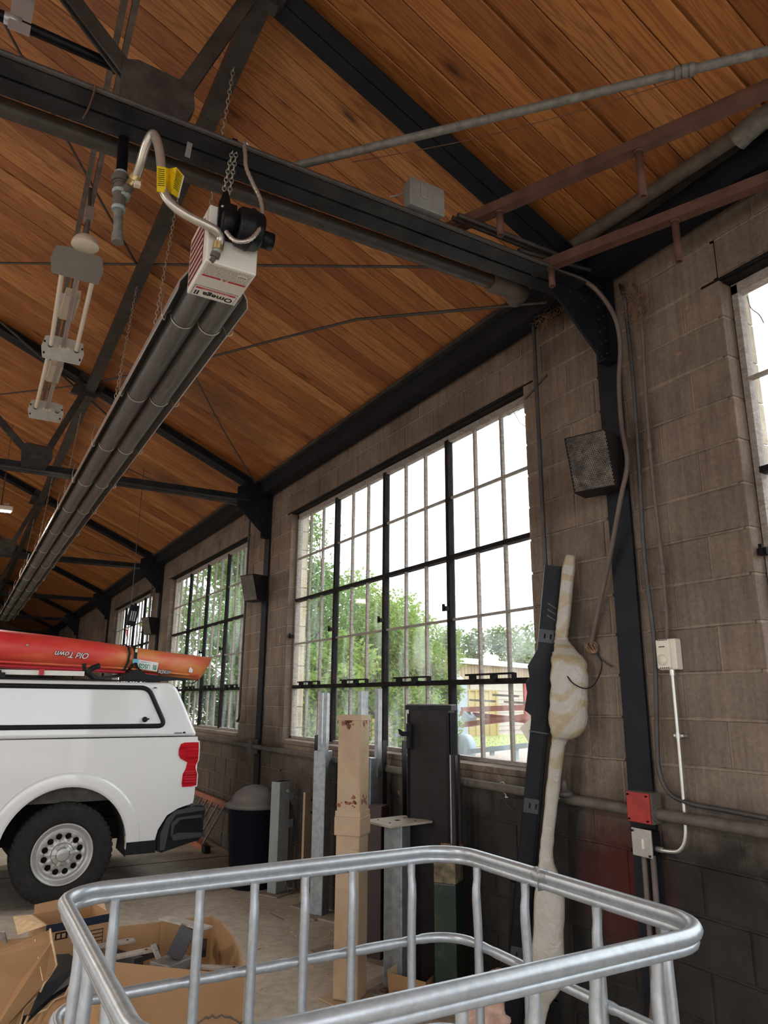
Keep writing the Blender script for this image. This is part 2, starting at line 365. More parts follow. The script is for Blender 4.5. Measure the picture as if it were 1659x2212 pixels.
def leafmat(name, a, b):
    m = Mat(name, .6, spec=.25); g = m.nt.nodes.new('ShaderNodeNewGeometry')
    m.color(m.ramp(m.noise(m.pos(), 1.6, 4, .7), [(.3, a), (.7, b)]))
    tr = m.nt.nodes.new('ShaderNodeBsdfTranslucent'); tr.inputs[0].default_value = (*[c*1.3 for c in b], 1)
    mx = m.nt.nodes.new('ShaderNodeMixShader'); mx.inputs[0].default_value = .35
    m.link(m.b.outputs[0], mx.inputs[1]); m.link(tr.outputs[0], mx.inputs[2]); m.link(mx.outputs[0], m.out.inputs[0]); return m.m
M_leafA = leafmat('fresh_leaf', (.11,.18,.035), (.26,.35,.085))
M_leafB = leafmat('mid_leaf', (.06,.12,.035), (.16,.25,.07))
M_leafC = leafmat('dusty_leaf', (.08,.12,.05), (.17,.22,.10))
M_bark = plain('bark', (.10,.08,.06), .9, 0, .3, 20)
def glassmat():
    m = bpy.data.materials.new('dusty_window_glass'); m.use_nodes = True; nt = m.node_tree; nt.nodes.clear()
    o = nt.nodes.new('ShaderNodeOutputMaterial'); t = nt.nodes.new('ShaderNodeBsdfTransparent'); t.inputs[0].default_value = (.97,.985,.98,1)
    g = nt.nodes.new('ShaderNodeBsdfGlossy'); g.inputs['Roughness'].default_value = .03
    lw = nt.nodes.new('ShaderNodeLayerWeight'); lw.inputs[0].default_value = .12; mx = nt.nodes.new('ShaderNodeMixShader')
    mx.inputs[0].default_value = .04; nt.links.new(t.outputs[0], mx.inputs[1]); nt.links.new(g.outputs[0], mx.inputs[2])
    d = nt.nodes.new('ShaderNodeBsdfTranslucent'); d.inputs[0].default_value = (.8,.84,.84,1)
    ge = nt.nodes.new('ShaderNodeNewGeometry'); n = nt.nodes.new('ShaderNodeTexNoise'); n.inputs['Scale'].default_value = 3.2; n.inputs['Detail'].default_value = 5
    mp = nt.nodes.new('ShaderNodeMapping'); mp.inputs['Scale'].default_value = (1, 2.2, .6); nt.links.new(ge.outputs['Position'], mp.inputs[0]); nt.links.new(mp.outputs[0], n.inputs['Vector'])
    r = nt.nodes.new('ShaderNodeValToRGB'); r.color_ramp.elements[0].position = .45; r.color_ramp.elements[0].color = (.01,)*3+(1,); r.color_ramp.elements[1].position = .75; r.color_ramp.elements[1].color = (.12,)*3+(1,)
    nt.links.new(n.outputs[0], r.inputs[0]); m2 = nt.nodes.new('ShaderNodeMixShader')
    nt.links.new(r.outputs[0], m2.inputs[0]); nt.links.new(mx.outputs[0], m2.inputs[1]); nt.links.new(d.outputs[0], m2.inputs[2]); nt.links.new(m2.outputs[0], o.inputs[0])
    return m
M_glass = glassmat()
def emis(name, col, s):
    m = bpy.data.materials.new(name); m.use_nodes = True; nt = m.node_tree; nt.nodes.clear()
    o = nt.nodes.new('ShaderNodeOutputMaterial'); em = nt.nodes.new('ShaderNodeEmission'); em.inputs[0].default_value = (*col, 1); em.inputs[1].default_value = s
    nt.links.new(em.outputs[0], o.inputs[0]); return m
M_lamp = emis('lit_lamp_lens', (1, .93, .78), 14)
def redlens():
    m = Mat('red_tail_lens', .08, spec=.7); m.color(m.ramp(m.noise(m.map(m.pos(), (1,1,14)), 4, 2), [(.3, (.30,.004,.010)), (.7, (.62,.02,.03))])); m.b.inputs['Coat Weight'].default_value = 1; return m.m
M_lens = redlens()
def kayakmat():
    m = Mat('red_orange_polyethylene', .42, spec=.45); p = m.pos(); x, y, z = m.sep(p)
    f = m.math('MULTIPLY_ADD', m.noise(m.map(p, (1,1,2.2)), 1.6, 4, .6), 1.5, m.math('MULTIPLY', x, .42))
    c = m.ramp(f, [(.75, (.62,.018,.022)), (1.05, (.70,.06,.03)), (1.3, (.74,.20,.045)), (1.42, (.72,.28,.05)), (1.62, (.74,.10,.045))])
    n = m.nt.nodes.new('ShaderNodeValToRGB') if False else None
    f2 = m.math('MULTIPLY', f, .5); c = m.ramp(f2, [(.36, (.66,.035,.035)), (.52, (.74,.085,.06)), (.64, (.76,.19,.07)), (.72, (.75,.28,.08)), (.82, (.76,.13,.08))])
    m.color(c); m.bump(m.noise(m.map(p, (2,2,30)), 6, 4, .6), .1, .003); return m.m
M_kayak = kayakmat()
def corrug(name, a, b, k, axis=1):
    m = Mat(name, .6, spec=.3); c = m.ramp(m.noise(m.pos(), 1.2, 4), [(.3, a), (.7, b)]); m.color(c); return m.m
M_shed = corrug('cream_steel_siding', (.30,.235,.15), (.36,.29,.19), 6)
M_fencey = corrug('yellow_steel_fence', (.38,.29,.13), (.44,.35,.17), 6)
M_whitewall = corrug('white_lap_siding', (.38,.35,.29), (.43,.40,.34), 6)
M_roofsh = corrug('pale_roof_sheet', (.50,.52,.54), (.60,.62,.63), 6)
M_redbeam = plain('red_oxide_beam', (.30,.10,.075), .7, 0, .25, 5)
M_bluegrey = plain('blue_grey_plastic', (.27,.33,.37), .5, 0, .1, 4)
M_grass = plain('grass', (.22,.24,.08), .9, 0, .35, 9, bump=.4)
M_gravel = plain('pale_gravel', (.30,.25,.21), .9, 0, .25, 12, (.34,.28,.24), .5, .4)
M_straw = plain('dry_straw', (.23,.135,.085), .9, 0, .4, 30)
M_tapeS = plain('silver_duct_tape', (.45,.46,.48), .35, .5, .1, 10)
M_bag = plain('pinkish_plastic_bag', (.58,.38,.30), .35, 0, .2, 12, bump=.3)

# ================================================================== SETTING
XW = 2.86                                   # inner face of the right-hand wall
RZ0, RS = 5.27, .45                         # roof: z = RZ0 - RS*x
TY = [2.52 + 5.1*k for k in range(-1, 7)]   # truss lines
YB, YF = -3.2, 34.0
def roofz(x): return RZ0 - RS*x
ZJ = [-.036 + .2012*n for n in range(0, 21)]

fl = tag(MB().box(-9.2, 3.06, YB-.2, YF, -.25, 0).build('floor', M_floor), kind='structure')
m = MB()
for yy in (8.2, 12.9, 17.5): m.box(-9, 2.86, yy, yy+.012, .0005, .0025)
m.box(1.05, 1.062, -6, 34, .0005, .0025); m.build('floor_joint', M_dark, fl)

# right wall: mortar core + individual blocks in running bond
wall = tag(MB().build('wall_right', M_mortar), kind='structure') if False else None
core = MB(); ZT, ZS0, ZL = 3.955, 1.262, 3.575
segs = [YB] + [v for w_ in WIN for v in w_] + [YF]
for i in range(0, len(segs), 2): core.box(XW+.007, 3.05, segs[i]+.012, segs[i+1]-.012, 0, ZT-.02)
for a, b in WIN: core.box(XW+.007, 3.05, a-.05, b+.05, 0, ZS0-.04); core.box(XW+.007, 3.05, a-.05, b+.05, ZL+.012, ZT-.02)
wall = tag(core.build('wall_right', M_mortar), kind='structure')
bl = []
for n in range(20):
    z0 = max(0, ZJ[n]); z1 = min(ZJ[n+1], ZT)
    rows = []
    if z0 < ZS0-.03 < z1+.06 and z1 > ZS0-.08: z1w = min(z1, ZS0-.035)
    else: z1w = z1
    y = 1.84 - .4032*20 + (.2016 if n % 2 else 0)
    cuts = []
    while y < YF: cuts.append(y); y += .4032
    blocked = (z1 > ZS0+.02 and z0 < ZL-.02)
    spans = [(segs[i], segs[i+1]) for i in range(0, len(segs), 2)] if blocked else [(YB, YF)]
    for a, b in spans:
        cs = [a] + [c for c in cuts if a+.06 < c < b-.06] + [b]
        for p, q in zip(cs[:-1], cs[1:]): bl.append((p, q, z0, z1 if blocked else z1w))
def block(m, p, q, z0, z1, j):
    g = .006; dx = random.uniform(-.0025, .003)
    m.bev(XW+dx, 3.055, p+g, q-g, z0+g, z1-g, .005)
vis = [b for b in bl if b[1] > .9]; vis.sort(key=lambda b: b[0]); near = vis[:300]; rest = vis[300:] + [b for b in bl if b[1] <= .9]
for b in near:
    m = MB(); g = .006; dx = random.uniform(-.0025, .003); m.bev(XW+dx, 3.055, b[0]+g, b[1]-g, b[2]+g, b[3]-g, .005); m.build('block', M_block, wall, fixn=False)
m = MB()
for b in rest: g = .006; m.box(XW, 3.055, b[0]+g, b[1]-g, b[2]+g, b[3]-g)
tag(m.build('block_field', M_block, wall), kind='stuff')
# raised mortar smears on the joints nearest the camera
m = MB(); rr = random.Random(3)
for n in range(3, 20):
    for a, b in ((1.86, 2.42), (2.62, 3.22)):
        k = int((b-a)/.035); h0 = .006; h1 = .006; vs = []
        for i in range(k+1):
            y = a + (b-a)*i/k; h0 = min(.012, max(.002, h0+rr.uniform(-.003, .003))); h1 = min(.012, max(.002, h1+rr.uniform(-.003, .003))); z = ZJ[n]
            vs += [(XW+.004, y, z+h0+.003), (XW-.0035, y, z+h0*.6), (XW-.0035, y, z-h1*.6), (XW+.004, y, z-h1-.003)]
        m.add(vs, [(4*i+q, 4*i+q+1, 4*i+q+5, 4*i+q+4) for i in range(k) for q in range(3)])
tag(m.build('mortar_smear', M_mortar, wall), kind='stuff')
# chopped hole in the wall right of the column and pipe stubs
sill_m = []
# cream painted outer reveal blocks
for a, b in WIN:
    for n in range(6, 18):
        z0 = max(ZS0, ZJ[n]); z1 = min(ZJ[n+1], ZL)
        if z1-z0 < .03: continue
        for yy in ((b-.006, b+.004), (a-.004, a+.006)):
            MB().box(2.990, 3.062, yy[0], yy[1], z0+.004, z1-.004).build('reveal_block', M_blockext, wall)
# other walls
wl = MB()
for y0, y1 in ((YB, -2.2), (4.2, 5.8), (12.2, 13.8), (20.2, YF)): wl.box(-9.2, -9, y0, y1, 0, 4.0)
tag(wl.build('wall_left', M_block), kind='structure')
wb = MB(); wb.box(-9.2, -8.6, YB-.2, YB, 0, 4.1); wb.box(2.6, 3.06, YB-.2, YB, 0, 4.1); wb.prism([(-9.2,4.1),(3.06,4.1),(3.06,roofz(3.06)+.1),(-3,6.8),(-9.2,4.0)], YB-.2, YB)
tag(wb.build('wall_back', M_block), kind='structure')
wf = MB(); wf.prism([(-9.2,0),(3.06,0),(3.06,3.9),(-3,6.6),(-9.2,3.9)], YF, YF+.2)
tag(wf.build('wall_front', M_block), kind='structure')

# ceiling deck and its boards
ce = MB(); ce.prism([(3.35,roofz(3.35)+.03),(3.35,roofz(3.35)+.13),(-3,6.75),(-9.4,3.87),(-9.4,3.77),(-3,6.65)], YB-.4, YF+.3)
ceil = tag(ce.build('ceiling', M_wood), kind='structure')
PWD = .1275
me_src = None
def plank_mesh(w_, L0=-2.98, L1=2.70):
    m = MB(); h = .024
    # board with eased lower edges, running from eave to ridge
    prof = [(-w_/2, h), (w_/2, h), (w_/2, .004), (w_/2-.004, 0), (-w_/2+.004, 0), (-w_/2, .004)]
    vs = []; n = 6
    for x in (L1, L0): vs += [(x, a, roofz(x)+b) for a, b in prof]
    m.add(vs, [tuple(range(n)), tuple(range(2*n-1, n-1, -1))] + [(i,(i+1)%n,n+(i+1)%n,n+i) for i in range(n)])
    return m
src = plank_mesh(PWD-.0035).build('plank', M_wood, ceil)
gaps = {1.34: .014, 1.81: .018, 5.15: .02, 5.55: .006, 10.25: .02, 14.2: .02}
y = .62; k = 0
first = True; planks = 0
while y < 19.5:
    extra = max([g for c, g in gaps.items() if abs(c-(y+PWD/2)) < PWD/2] + [0])
    yc = y + PWD/2
    if first: src.location = (0, yc, 0); first = False; ob = src
    else: ob = inst(src, 'plank', ceil, (0, yc, random.uniform(-.0015, .0015)))
    y += PWD + extra; planks += 1
m = MB()
while y < YF:
    prof = plank_mesh(PWD-.005); m.add([(a, b+y+PWD/2, c) for a, b, c in prof.v], prof.f); y += PWD
y = .62-PWD/2
while y > YB: m.add([(a, b+y, c) for a, b, c in prof.v], prof.f); y -= PWD
y = YB+.1
while y < YF: m.add([(-6-a, b+y, c) for a, b, c in prof.v], prof.f); y += PWD
tag(m.build('plank_field', M_wood, ceil), kind='stuff')

# eave beam along the wall head, nailer strip
m = MB(); m.box(2.70, 2.715, YB, YF, 3.885, 4.05); m.box(2.715, 2.86, YB, YF, 3.955, 3.967); m.box(2.715, 2.86, YB, YF, 4.00, 4.012)
m.box(2.715, 2.83, YB, YF, 3.885, 3.897)
ev = tag(m.build('trim_1', M_eave), kind='structure')
MB().box(2.655, 2.70, YB, YF, 4.022, 4.052).build('nailer', M_steelw, ev)

# ------------------------------------------------------------------ windows
def window(idx, a, b):
    W = tag(empty('window_%d' % idx, (2.95, (a+b)/2, 1.27)), kind='structure')
    z0, z1 = 1.285, 3.525; n = 12
    f = MB(); xf0, xf1 = 2.935, 2.985
    f.box(xf0, xf1, a, a+.03, z0-.01, z1+.03); f.box(xf0, xf1, b-.03, b, z0-.01, z1+.03); f.box(xf0, xf1, a, b, z0-.012, z0+.012); f.box(xf0, xf1, a, b, z1-.015, z1+.035)
    f.build('frame', M_wingrey, W)
    MB().box(XW+.015, 3.05, a, b, z1+.035, ZL+.012).box(XW-.004, XW+.08, a-.1, b+.1, ZL-.006, ZL+.006).build('lintel_angle', M_winblk, W)
    # sloping concrete sill
    s = MB(); s.prism([(XW-.012, ZS0-.035),(XW-.012, ZS0),(2.94, z0-.012),(3.09, z0-.03),(3.09, ZS0-.045)], a, b); s.build('sill', M_mortar, W)
    us = [a+.02 + (b-a-.04)*k/4 for k in range(5)]
    for k in (1, 2, 3): MB().box(2.925, 2.972, us[k]-.020, us[k]+.020, z0, z1).build('mullion', M_winblk, W)
    zr = [z0, 1.773, 2.193, 2.642, 3.077, z1]
    for k in range(4):
        p, q = us[k]+(.022 if k else .01), us[k+1]-(.022 if k < 3 else .01)
        for z, hh, mt in ((1.773, .024, M_winblk), (2.642, .020, M_winblk)): MB().box(2.925, 2.985, p, q, z-hh, z+hh*.4).build('transom', mt, W)
        for z in (2.193, 3.077): MB().box(2.941, 2.965, p, q, z-.008, z+.008).build('glazing_bar', M_wingrey, W)
        ys = [p + (q-p)*t for t in (0, .34, .67, 1)]
        for t in (0, 1, 2):
            MB().box(2.942, 2.966, ys[t]-(.010 if t else 0), ys[t]+(.010 if t else .016), z0, z1).build('glazing_bar', M_wingrey, W)
        for r in range(5):
            for t in range(3):
                MB().box(2.958, 2.962, ys[t]+.008, ys[t+1]-.008, zr[r]+.008, zr[r+1]-.008).build('pane', M_glass, W, fixn=False)
        # sliding vent operator bar above the bottom rail
        op = MB(); yc = (p+q)/2; op.box(2.895, 2.91, yc-.24, yc+.25, 1.803, 1.815).box(2.89, 2.915, yc-.25, yc-.23, 1.775, 1.812).box(2.89, 2.93, yc-.05, yc-.02, 1.765, 1.805).box(2.89, 2.93, yc+.17, yc+.20, 1.765, 1.805)
        op.build('vent_operator', M_winblk, W)
        MB().box(2.885, 2.918, us[k+1]-.02, us[k+1]+.02, 2.255, 2.285).box(2.875, 2.89, us[k+1]-.008, us[k+1]+.008, 2.25, 2.30).build('catch', M_winblk, W)
for i, (a, b) in enumerate(WIN): window(i+1, a, b)

# ------------------------------------------------------------------ roof trusses on wall columns
def truss(k, label):
    Y = TY[k]; T = thing('roof_truss', (2.85, Y, 0), label, 'truss', 'black steel roof trusses')
    # column flange standing proud of the block face
    c = MB(); c.box(2.835, 2.850, Y-.072, Y+.072, 0, 3.98); c.box(2.85, 2.97, Y-.006, Y+.006, 0, 3.98); c.build('column', M_eave, T)
    g = MB(); g.prism([(2.46,3.80),(2.46,3.735),(2.50,3.715),(2.845,3.39),(2.845,4.02),(2.62,4.03),(2.46,3.97)], Y-.008, Y+.008); g.build('knee_gusset', M_eave, T)
    e_ = MB(); e_.box(2.75, 2.84, Y-.02, Y-.008, 3.40, 3.97); e_.box(2.75, 2.84, Y-.07, Y-.02, 3.40, 3.412)
    e_.build('knee_angle', M_eave, T)
    if k < 4:
        rv = MB()
        for z in [3.44+.075*i for i in range(7)]:
            for x in (2.775, 2.815): rv.lathe([(0,-.012),(.008,-.010),(.011,-.004),(.011,0)], Matrix.Translation((x, Y-.02, z+(.03 if x > 2.8 else 0))) @ Matrix.Rotation(-PI/2, 4, 'X') @ Matrix.Scale(1,4), 8)
        for x, z in ((2.56,3.86),(2.63,3.845),(2.70,3.83),(2.58,3.78),(2.66,3.765)): rv.lathe([(0,-.012),(.008,-.010),(.011,-.004),(.011,0)], Matrix.Translation((x, Y-.008, z)) @ Matrix.Rotation(-PI/2, 4, 'X'), 8)
        tag(rv.build('rivet', M_eave, T), kind='stuff')
    x0, x1 = -8.6, 2.62
    for s_, nm in ((-1, 'bottom_chord_angle'), (1, 'bottom_chord_angle')):
        b_ = MB(); ya, yb = (Y-.092, Y-.007) if s_ < 0 else (Y+.007, Y+.092)
        b_.box(x0, x1, ya, yb, 3.80, 3.81); yv = Y-.014 if s_ < 0 else Y+.007; b_.box(x0, x1, yv, yv+.008, 3.81, 3.885); b_.build(nm, M_steel, T)
    for mir in (0, 1):
        X = (lambda x: x) if not mir else (lambda x: -6-x)
        for s_ in (-1, 1):
            b_ = MB(); ya, yb = (Y-.075, Y-.004) if s_ < 0 else (Y+.018, Y+.098)
            h0 = .115
            def P(x, dz): return (X(x), roofz(x)-dz)
            b_.prism([P(-2.98,h0),P(2.64,h0),P(2.64,h0-.01),P(-2.98,h0-.01)], ya, yb)
            yv = Y-.004 if s_ < 0 else Y+.010
            b_.prism([P(-2.98,h0),P(2.64,h0),P(2.64,.002),P(-2.98,.002)], yv, yv+.008); b_.build('top_chord_angle', M_eave, T)
        def web(p, q, wd=.062):
            for s_ in (-1, 1):
                MB().bar((X(p[0]), Y+s_*.016, p[1]), (X(q[0]), Y+s_*.016, q[1]), .010, wd).build('web_bar', M_steelw, T)
        web((.45,3.96),(.775,4.80)); web((.33,3.96),(-1.5,5.80)); web((-1.5,5.80),(-1.5,3.9), .05); web((-1.5,3.9),(-2.9,6.45), .05)
        for poly in ([(.24,4.06),(.26,3.81),(.47,3.81),(.53,3.96),(.52,4.04),(.48,4.07),(.30,4.085)], [(.62,4.70),(.70,4.95),(.95,4.83),(.86,4.68)], [(-1.65,3.82),(-1.3,3.82),(-1.4,4.0),(-1.6,4.0)]):
            MB().prism([(X(a), b) for a, b in poly], Y-.030, Y+.030).build('gusset_plate', M_steelw, T)
    MB().box(-8.99, -8.85, Y-.07, Y+.07, 0, 4.0).prism([(-8.46,3.80),(-8.46,3.73),(-8.85,3.39),(-8.85,4.0),(-8.46,3.95)], Y-.008, Y+.008).build('far_column', M_eave, T)
TL = ['black roof truss behind the camera, over the cage', 'nearest black steel roof truss, crossing above the white burner box',
      'second black roof truss, its column just left of the large window',
      'third black roof truss, its knee plate beside the hanging balancer window', 'fourth black roof truss down the hall', 'fifth black roof truss down the hall', 'sixth black roof truss, small and dark at far end', 'last black roof truss']
for k in range(1, 7): truss(k, TL[k])

# longitudinal strut tying the rafters
S = thing('roof_strut', (.80, 2.5, 4.74), 'long black steel strut under the rafters, carrying the heater chains', 'strut')
for i in range(len(TY)-2):
    a, b = TY[i], TY[i+1]
    if i == 0: a = 2.55; continue
    MB().box(.755, .765, a+.02, b-.02, 4.72, 4.80).box(.765, .845, a+.02, b-.02, 4.72, 4.73).build('strut_angle', M_steelw, S)
# tie rods in the roof plane
def rod(pts, r, label, mat=None):
    ob = MB().tube(pts, r, 6).build('tie_rod', mat or M_cond); ob.location = (0,0,0)
    return tag(ob, label, 'tie rod', 'thin steel tie rods under the roof boards')
def rp(px, py, z0=5.13):
    n = Vector((RS, 0, 1)); r = R_*(px-IW/2) - U_*(py-IH/2) + F_*FPX; p0 = Vector((0,0,z0)); return EYEP + r*(((p0-EYEP).dot(n))/r.dot(n))
rod([rp(-60,567), rp(0,568), rp(950,577), rp(1035,580)], .009, 'thin dark rod running level across the picture behind the white burner box')
rod([rp(1195,652), rp(770,690), rp(600,733), rp(420,780)], .010, 'thin dark rod from the near knee plate, bent, down to the heater tubes')
rod([rp(420,780), rp(190,830), rp(0,852)], .009, 'thin dark rod crossing in front of the fluorescent fixture at its lower end')
rod([rp(412,795), rp(480,925), rp(552,1045)], .008, 'thin dark rod slanting from the heater down to the second truss knee')
rod([rp(-10,685), rp(110,790), rp(235,900)], .012, 'dark rod slanting down to the right below the fluorescent fixture')
rod([rp(0,35), rp(45,118), rp(130,275), rp(210,420), rp(300,580)], .009, 'thin dark rod slanting steeply through the upper left corner')
rod([rp(270,1010), rp(400,1070), rp(520,1092)], .008, 'thin rod between second and third truss')
rod([rp(130,1160), rp(200,1190), rp(275,1203)], .008, 'thin rod between third and fourth truss')

# ------------------------------------------------------------------ pipes along the truss and roof
def pipe(name, pts, r, mat, label, cat='pipe', group=None, k=0, n=12):
    if k: pts = smooth_path(pts, k)
    base = Vector(pts[-1]); m = MB().tube(pts, r, n)
    ob = m.build(name, mat); return tag(ob, label, cat, group)
yT = TY[1]
# fat sprinkler main under the near truss, elbow at the eave
sp = thing('sprinkler_pipe', (2.3, 2.68, 3.86), 'dark fat pipe running below the nearest truss bottom chord', 'pipe')
MB().tube([(-8, 2.73, 3.845), (2.28, 2.73, 3.845)], .038, 14).build('pipe_run', M_cond, sp)
MB().tube(smooth_path([(2.24,2.73,3.845),(2.36,2.73,3.845),(2.42,2.74,3.85),(2.46,2.77,3.87),(2.48,2.85,3.88)], 4), .052, 14).tube([(2.22,2.73,3.845),(2.26,2.73,3.845)], .056, 14).build('elbow', M_pipe, sp)
pipe('conduit', [(-8, 2.417, 3.809), (2.40, 2.417, 3.809)], .0105, M_cond, 'thin dusty conduit laid along the top edge of the nearest truss chord', 'conduit')
for i, (dy, dz) in enumerate(((.0, 0), (.045, .012))):
    pipe('conduit', [(1.79, 2.43+dy, 3.905+dz), (2.45, 2.43+dy, 3.905+dz)], .012, M_cond, ['dark conduit from the grey junction box toward the column, nearer', 'dark conduit from the grey junction box toward the column, farther'][i], 'conduit')
# diagonal brace pipe with coupling
br = thing('brace_pipe', (1.0, 2.57, 3.95), 'long dusty grey pipe with a coupling, crossing diagonally under the upper right ceiling', 'pipe')
A = atZ(640,358,3.95); B = atZ(1659,110,3.95); D = (B-A).normalized(); B2 = B + D*.5
MB().tube([A, B2], .018, 14).build('pipe_run', M_pipegrey, br)
cp = A + D*((atZ(1480,165,3.95)-A).dot(D)); m = MB()
for t in (-.03, -.005, .02): m.tube([cp+D*(t-.009), cp+D*(t+.009)], .026, 14)
m.tube([cp-D*.04, cp+D*.035], .022, 14); m.build('coupling', M_pipegrey, br)
m = MB(); m.tube(smooth_path([atZ(760,350,3.91), atZ(1000,305,3.88), atZ(1250,240,3.87), atZ(1480,168,3.92)], 6), .0018, 5)
tag(m.build('loose_wire', M_rust), 'thin brown wire sagging below the diagonal grey pipe', 'wire')
# rusty rack tubes with hanging stubs
def rack(p0, p1, z, stubs, label):
    a = atZ(*p0, z); b = atZ(*p1, z); d = (b-a).normalized(); R = thing('rack_tube', a, label, 'rack tube', 'rusty rack tubes')
    MB().bar(a - d*.04, b + d*.35, .052, .052).build('square_tube', M_rust, R)
    for px, py, L in stubs:
        p = atZ(px, py, z); t = (p-a).dot(d); q = a + d*t
        M = Matrix.Translation((q.x, q.y, z-.026-L))
        m = MB().lathe([(.0125,L),(.0165,L),(.0165,0),(.0125,0),(.0125,L)], M, 14); m.build('hanging_stub', M_rust, R)
        MB().lathe([(.017,.0),(.022,.0),(.022,.008),(.017,.008)], Matrix.Translation((q.x,q.y,z-.034)), 12).build('weld_collar', M_rust, R)
rack((960,500),(1659,192),3.93, [(1083,452,.13),(1380,318,.225)], 'upper rusty brown square tube resting on the truss, with two hanging pipe stubs')
rack((1165,580),(1659,388),3.83, [(1192,572,.105),(1465,480,.215)], 'lower rusty brown square tube passing in front of the black knee plate')
# fat pipe along the eave, with white elbow
ep = thing('eave_pipe', (2.6, 2.4, 4.0), 'fat dusty pipe along the eave above the near column, with a pale elbow at right', 'pipe')
MB().tube([atX(1225,538,2.58), atX(1625,270,2.58)], .034, 14).build('pipe_run', M_pipe, ep)
q = atX(1638,262,2.58); MB().tube(smooth_path([q+Vector((0,.10,-.02)), q, q+Vector((.02,-.05,.0)), q+Vector((.10,-.10,.01)), q+Vector((.20,-.12,.02))], 4), .047, 14).build('elbow', M_pipegrey, ep)
# gas line
gp = thing('gas_pipe', (.29, 2.62, 4.08), 'black iron gas pipe at upper left dropping to a capped leg beside the burner', 'gas pipe')
g1 = atY(-40,15,2.62); g2 = atY(262,150,2.62); g3 = atY(275,175,2.62)
MB().tube([g1, g2], .021, 14).build('pipe_run', M_blackp, gp)
MB().tube(smooth_path([g2-Vector((.03,0,0)), g2, g2+Vector((.03,0,-.03)), g2+Vector((.035,0,-.09))], 4), .028, 14).build('elbow', M_blackp, gp)
gx = g2.x+.035; dz = atY(262,380,2.50)
top = Vector((gx-.005, 2.62, g2.z-.08)); bot = atY(262,378,2.60)
MB().tube([top, bot], .021, 14).build('drop', M_blackp, gp)
def ring(p, q, r): return MB().tube([p, q], r, 12)
pb = [atY(x, y, 2.60) for x, y in ((262,378),(260,400),(258,425),(256,450),(254,520))]
MB().tube([pb[0], pb[1]], .027, 12).tube([atY(261,384,2.6), atY(260,396,2.6)], .036, 8).build('union', M_pipe, gp)
MB().tube([pb[1], pb[3]], .024, 12).tube([pb[2], atY(283,400,2.58)], .020, 12).build('tee', M_pipe, gp)
MB().tube([pb[3], pb[4]], .017, 12).build('drip_leg', M_pipegrey, gp)
MB().tube([atY(254,505,2.6), atY(253.6,524,2.6)], .022, 14).build('cap', M_pipegrey, gp)
for a, b, r in (((262,374),(261.6,380),.024),((259,413),(258.5,420),.027),((256,448),(255.7,455),.024),((268,418),(264,428),.024)): MB().tube([atY(*a,2.6), atY(*b,2.6)], r+.002, 12).build('sealant_ring', M_teal, gp)
MB().tube([atY(281,403,2.57), atY(291,387,2.56)], .021, 12).build('brass_valve', M_brass, gp)
MB().tube([atY(289,391,2.56), atY(295,381,2.55)], .027, 6).build('hex_nut', M_brass, gp)
MB().bar(atY(290,397,2.53), atY(303,400,2.53), .02, .018).build('valve_handle', M_cream, gp)
tp = atY(33,20,2.59); MB().lathe([(.0225,-.03),(.0235,-.03),(.0235,.03),(.0225,.03)], Matrix.Translation(atY(28,45,2.62)) @ Matrix.Rotation(PI/2, 4, 'Y'), 16).box(-.16,-.085,2.600,2.603,4.09,4.32).build('tape_strip', M_tapeS, gp)

# flexible gas connector
fp = smooth_path([atY(293,384,2.55), atY(304,352,2.50), atY(316,312,2.46), atY(331,290,2.43), atY(343,318,2.41), atY(349,365,2.40), atY(353,412,2.39), atY(372,442,2.38), atY(405,466,2.37), atY(445,486,2.36), atY(466,498,2.36), atY(476,512,2.37), atY(473,528,2.38)], 26)
N = len(fp); rr_ = [.0162 + .0016*(i % 2) for i in range(N)]
fx = thing('flexible_gas_hose', fp[-1], 'ribbed silver flexible gas hose looping from the gas pipe to the burner box', 'hose')
MB().tube(fp, rr_, 12).build('hose', M_chrome, fx)
MB().tube([atY(473,524,2.38), atY(470,540,2.385)], .021, 6).build('hex_nut', M_brass, fx)
MB().tube([atY(470,538,2.385), atY(466,549,2.39)], .015, 12).build('sealant_ring', M_teal, fx)
MB().tube([atY(467,546,2.39), atY(463,556,2.395)], .018, 12).tube([atY(464,554,2.395), atY(456,565,2.40)], .010, 10).build('nipple', M_pipe, fx)
# yellow warning tag folded round the hose
tg = thing('hose_warning_tag', atY(352,388,2.39), 'crumpled bright yellow warning tag wrapped on the silver hose', 'tag')
a = [atY(339,358,2.372), atY(358,362,2.372), atY(366,364,2.41), atY(381,361,2.375), atY(396,378,2.40)]
b = [atY(339,413,2.372), atY(358,416,2.372), atY(364,412,2.41), atY(371,418,2.375), atY(384,427,2.40)]
m = MB(); m.add(a+b, [(i,i+1,6+i,5+i) for i in range(4)]); m.add([p+Vector((.0,.003,0)) for p in a+b], [(i,i+1,6+i,5+i) for i in range(4)]); m.build('tag_sheet', M_yellow, tg)
m = MB(); m.add([atY(396,378,2.403), atY(398,381,2.405), atY(386,429,2.405), atY(384,427,2.403)], [(0,1,2,3)]); m.build('tag_back', M_wtxt, tg)
m = MB()
for i in range(9):
    t = .12+.08*i; m.bar(a[0].lerp(b[0],t)+Vector((.003,-.002,0)), a[1].lerp(b[1],t)+Vector((-.004,-.002,0)), .0012, .0016)
    m.bar(a[3].lerp(b[3],t)+Vector((.003,-.002,0)), a[4].lerp(b[4],t)+Vector((-.003,-.002,0)), .0012, .0016)
tag(m.build('tag_print', M_blktxt, tg), kind='stuff')

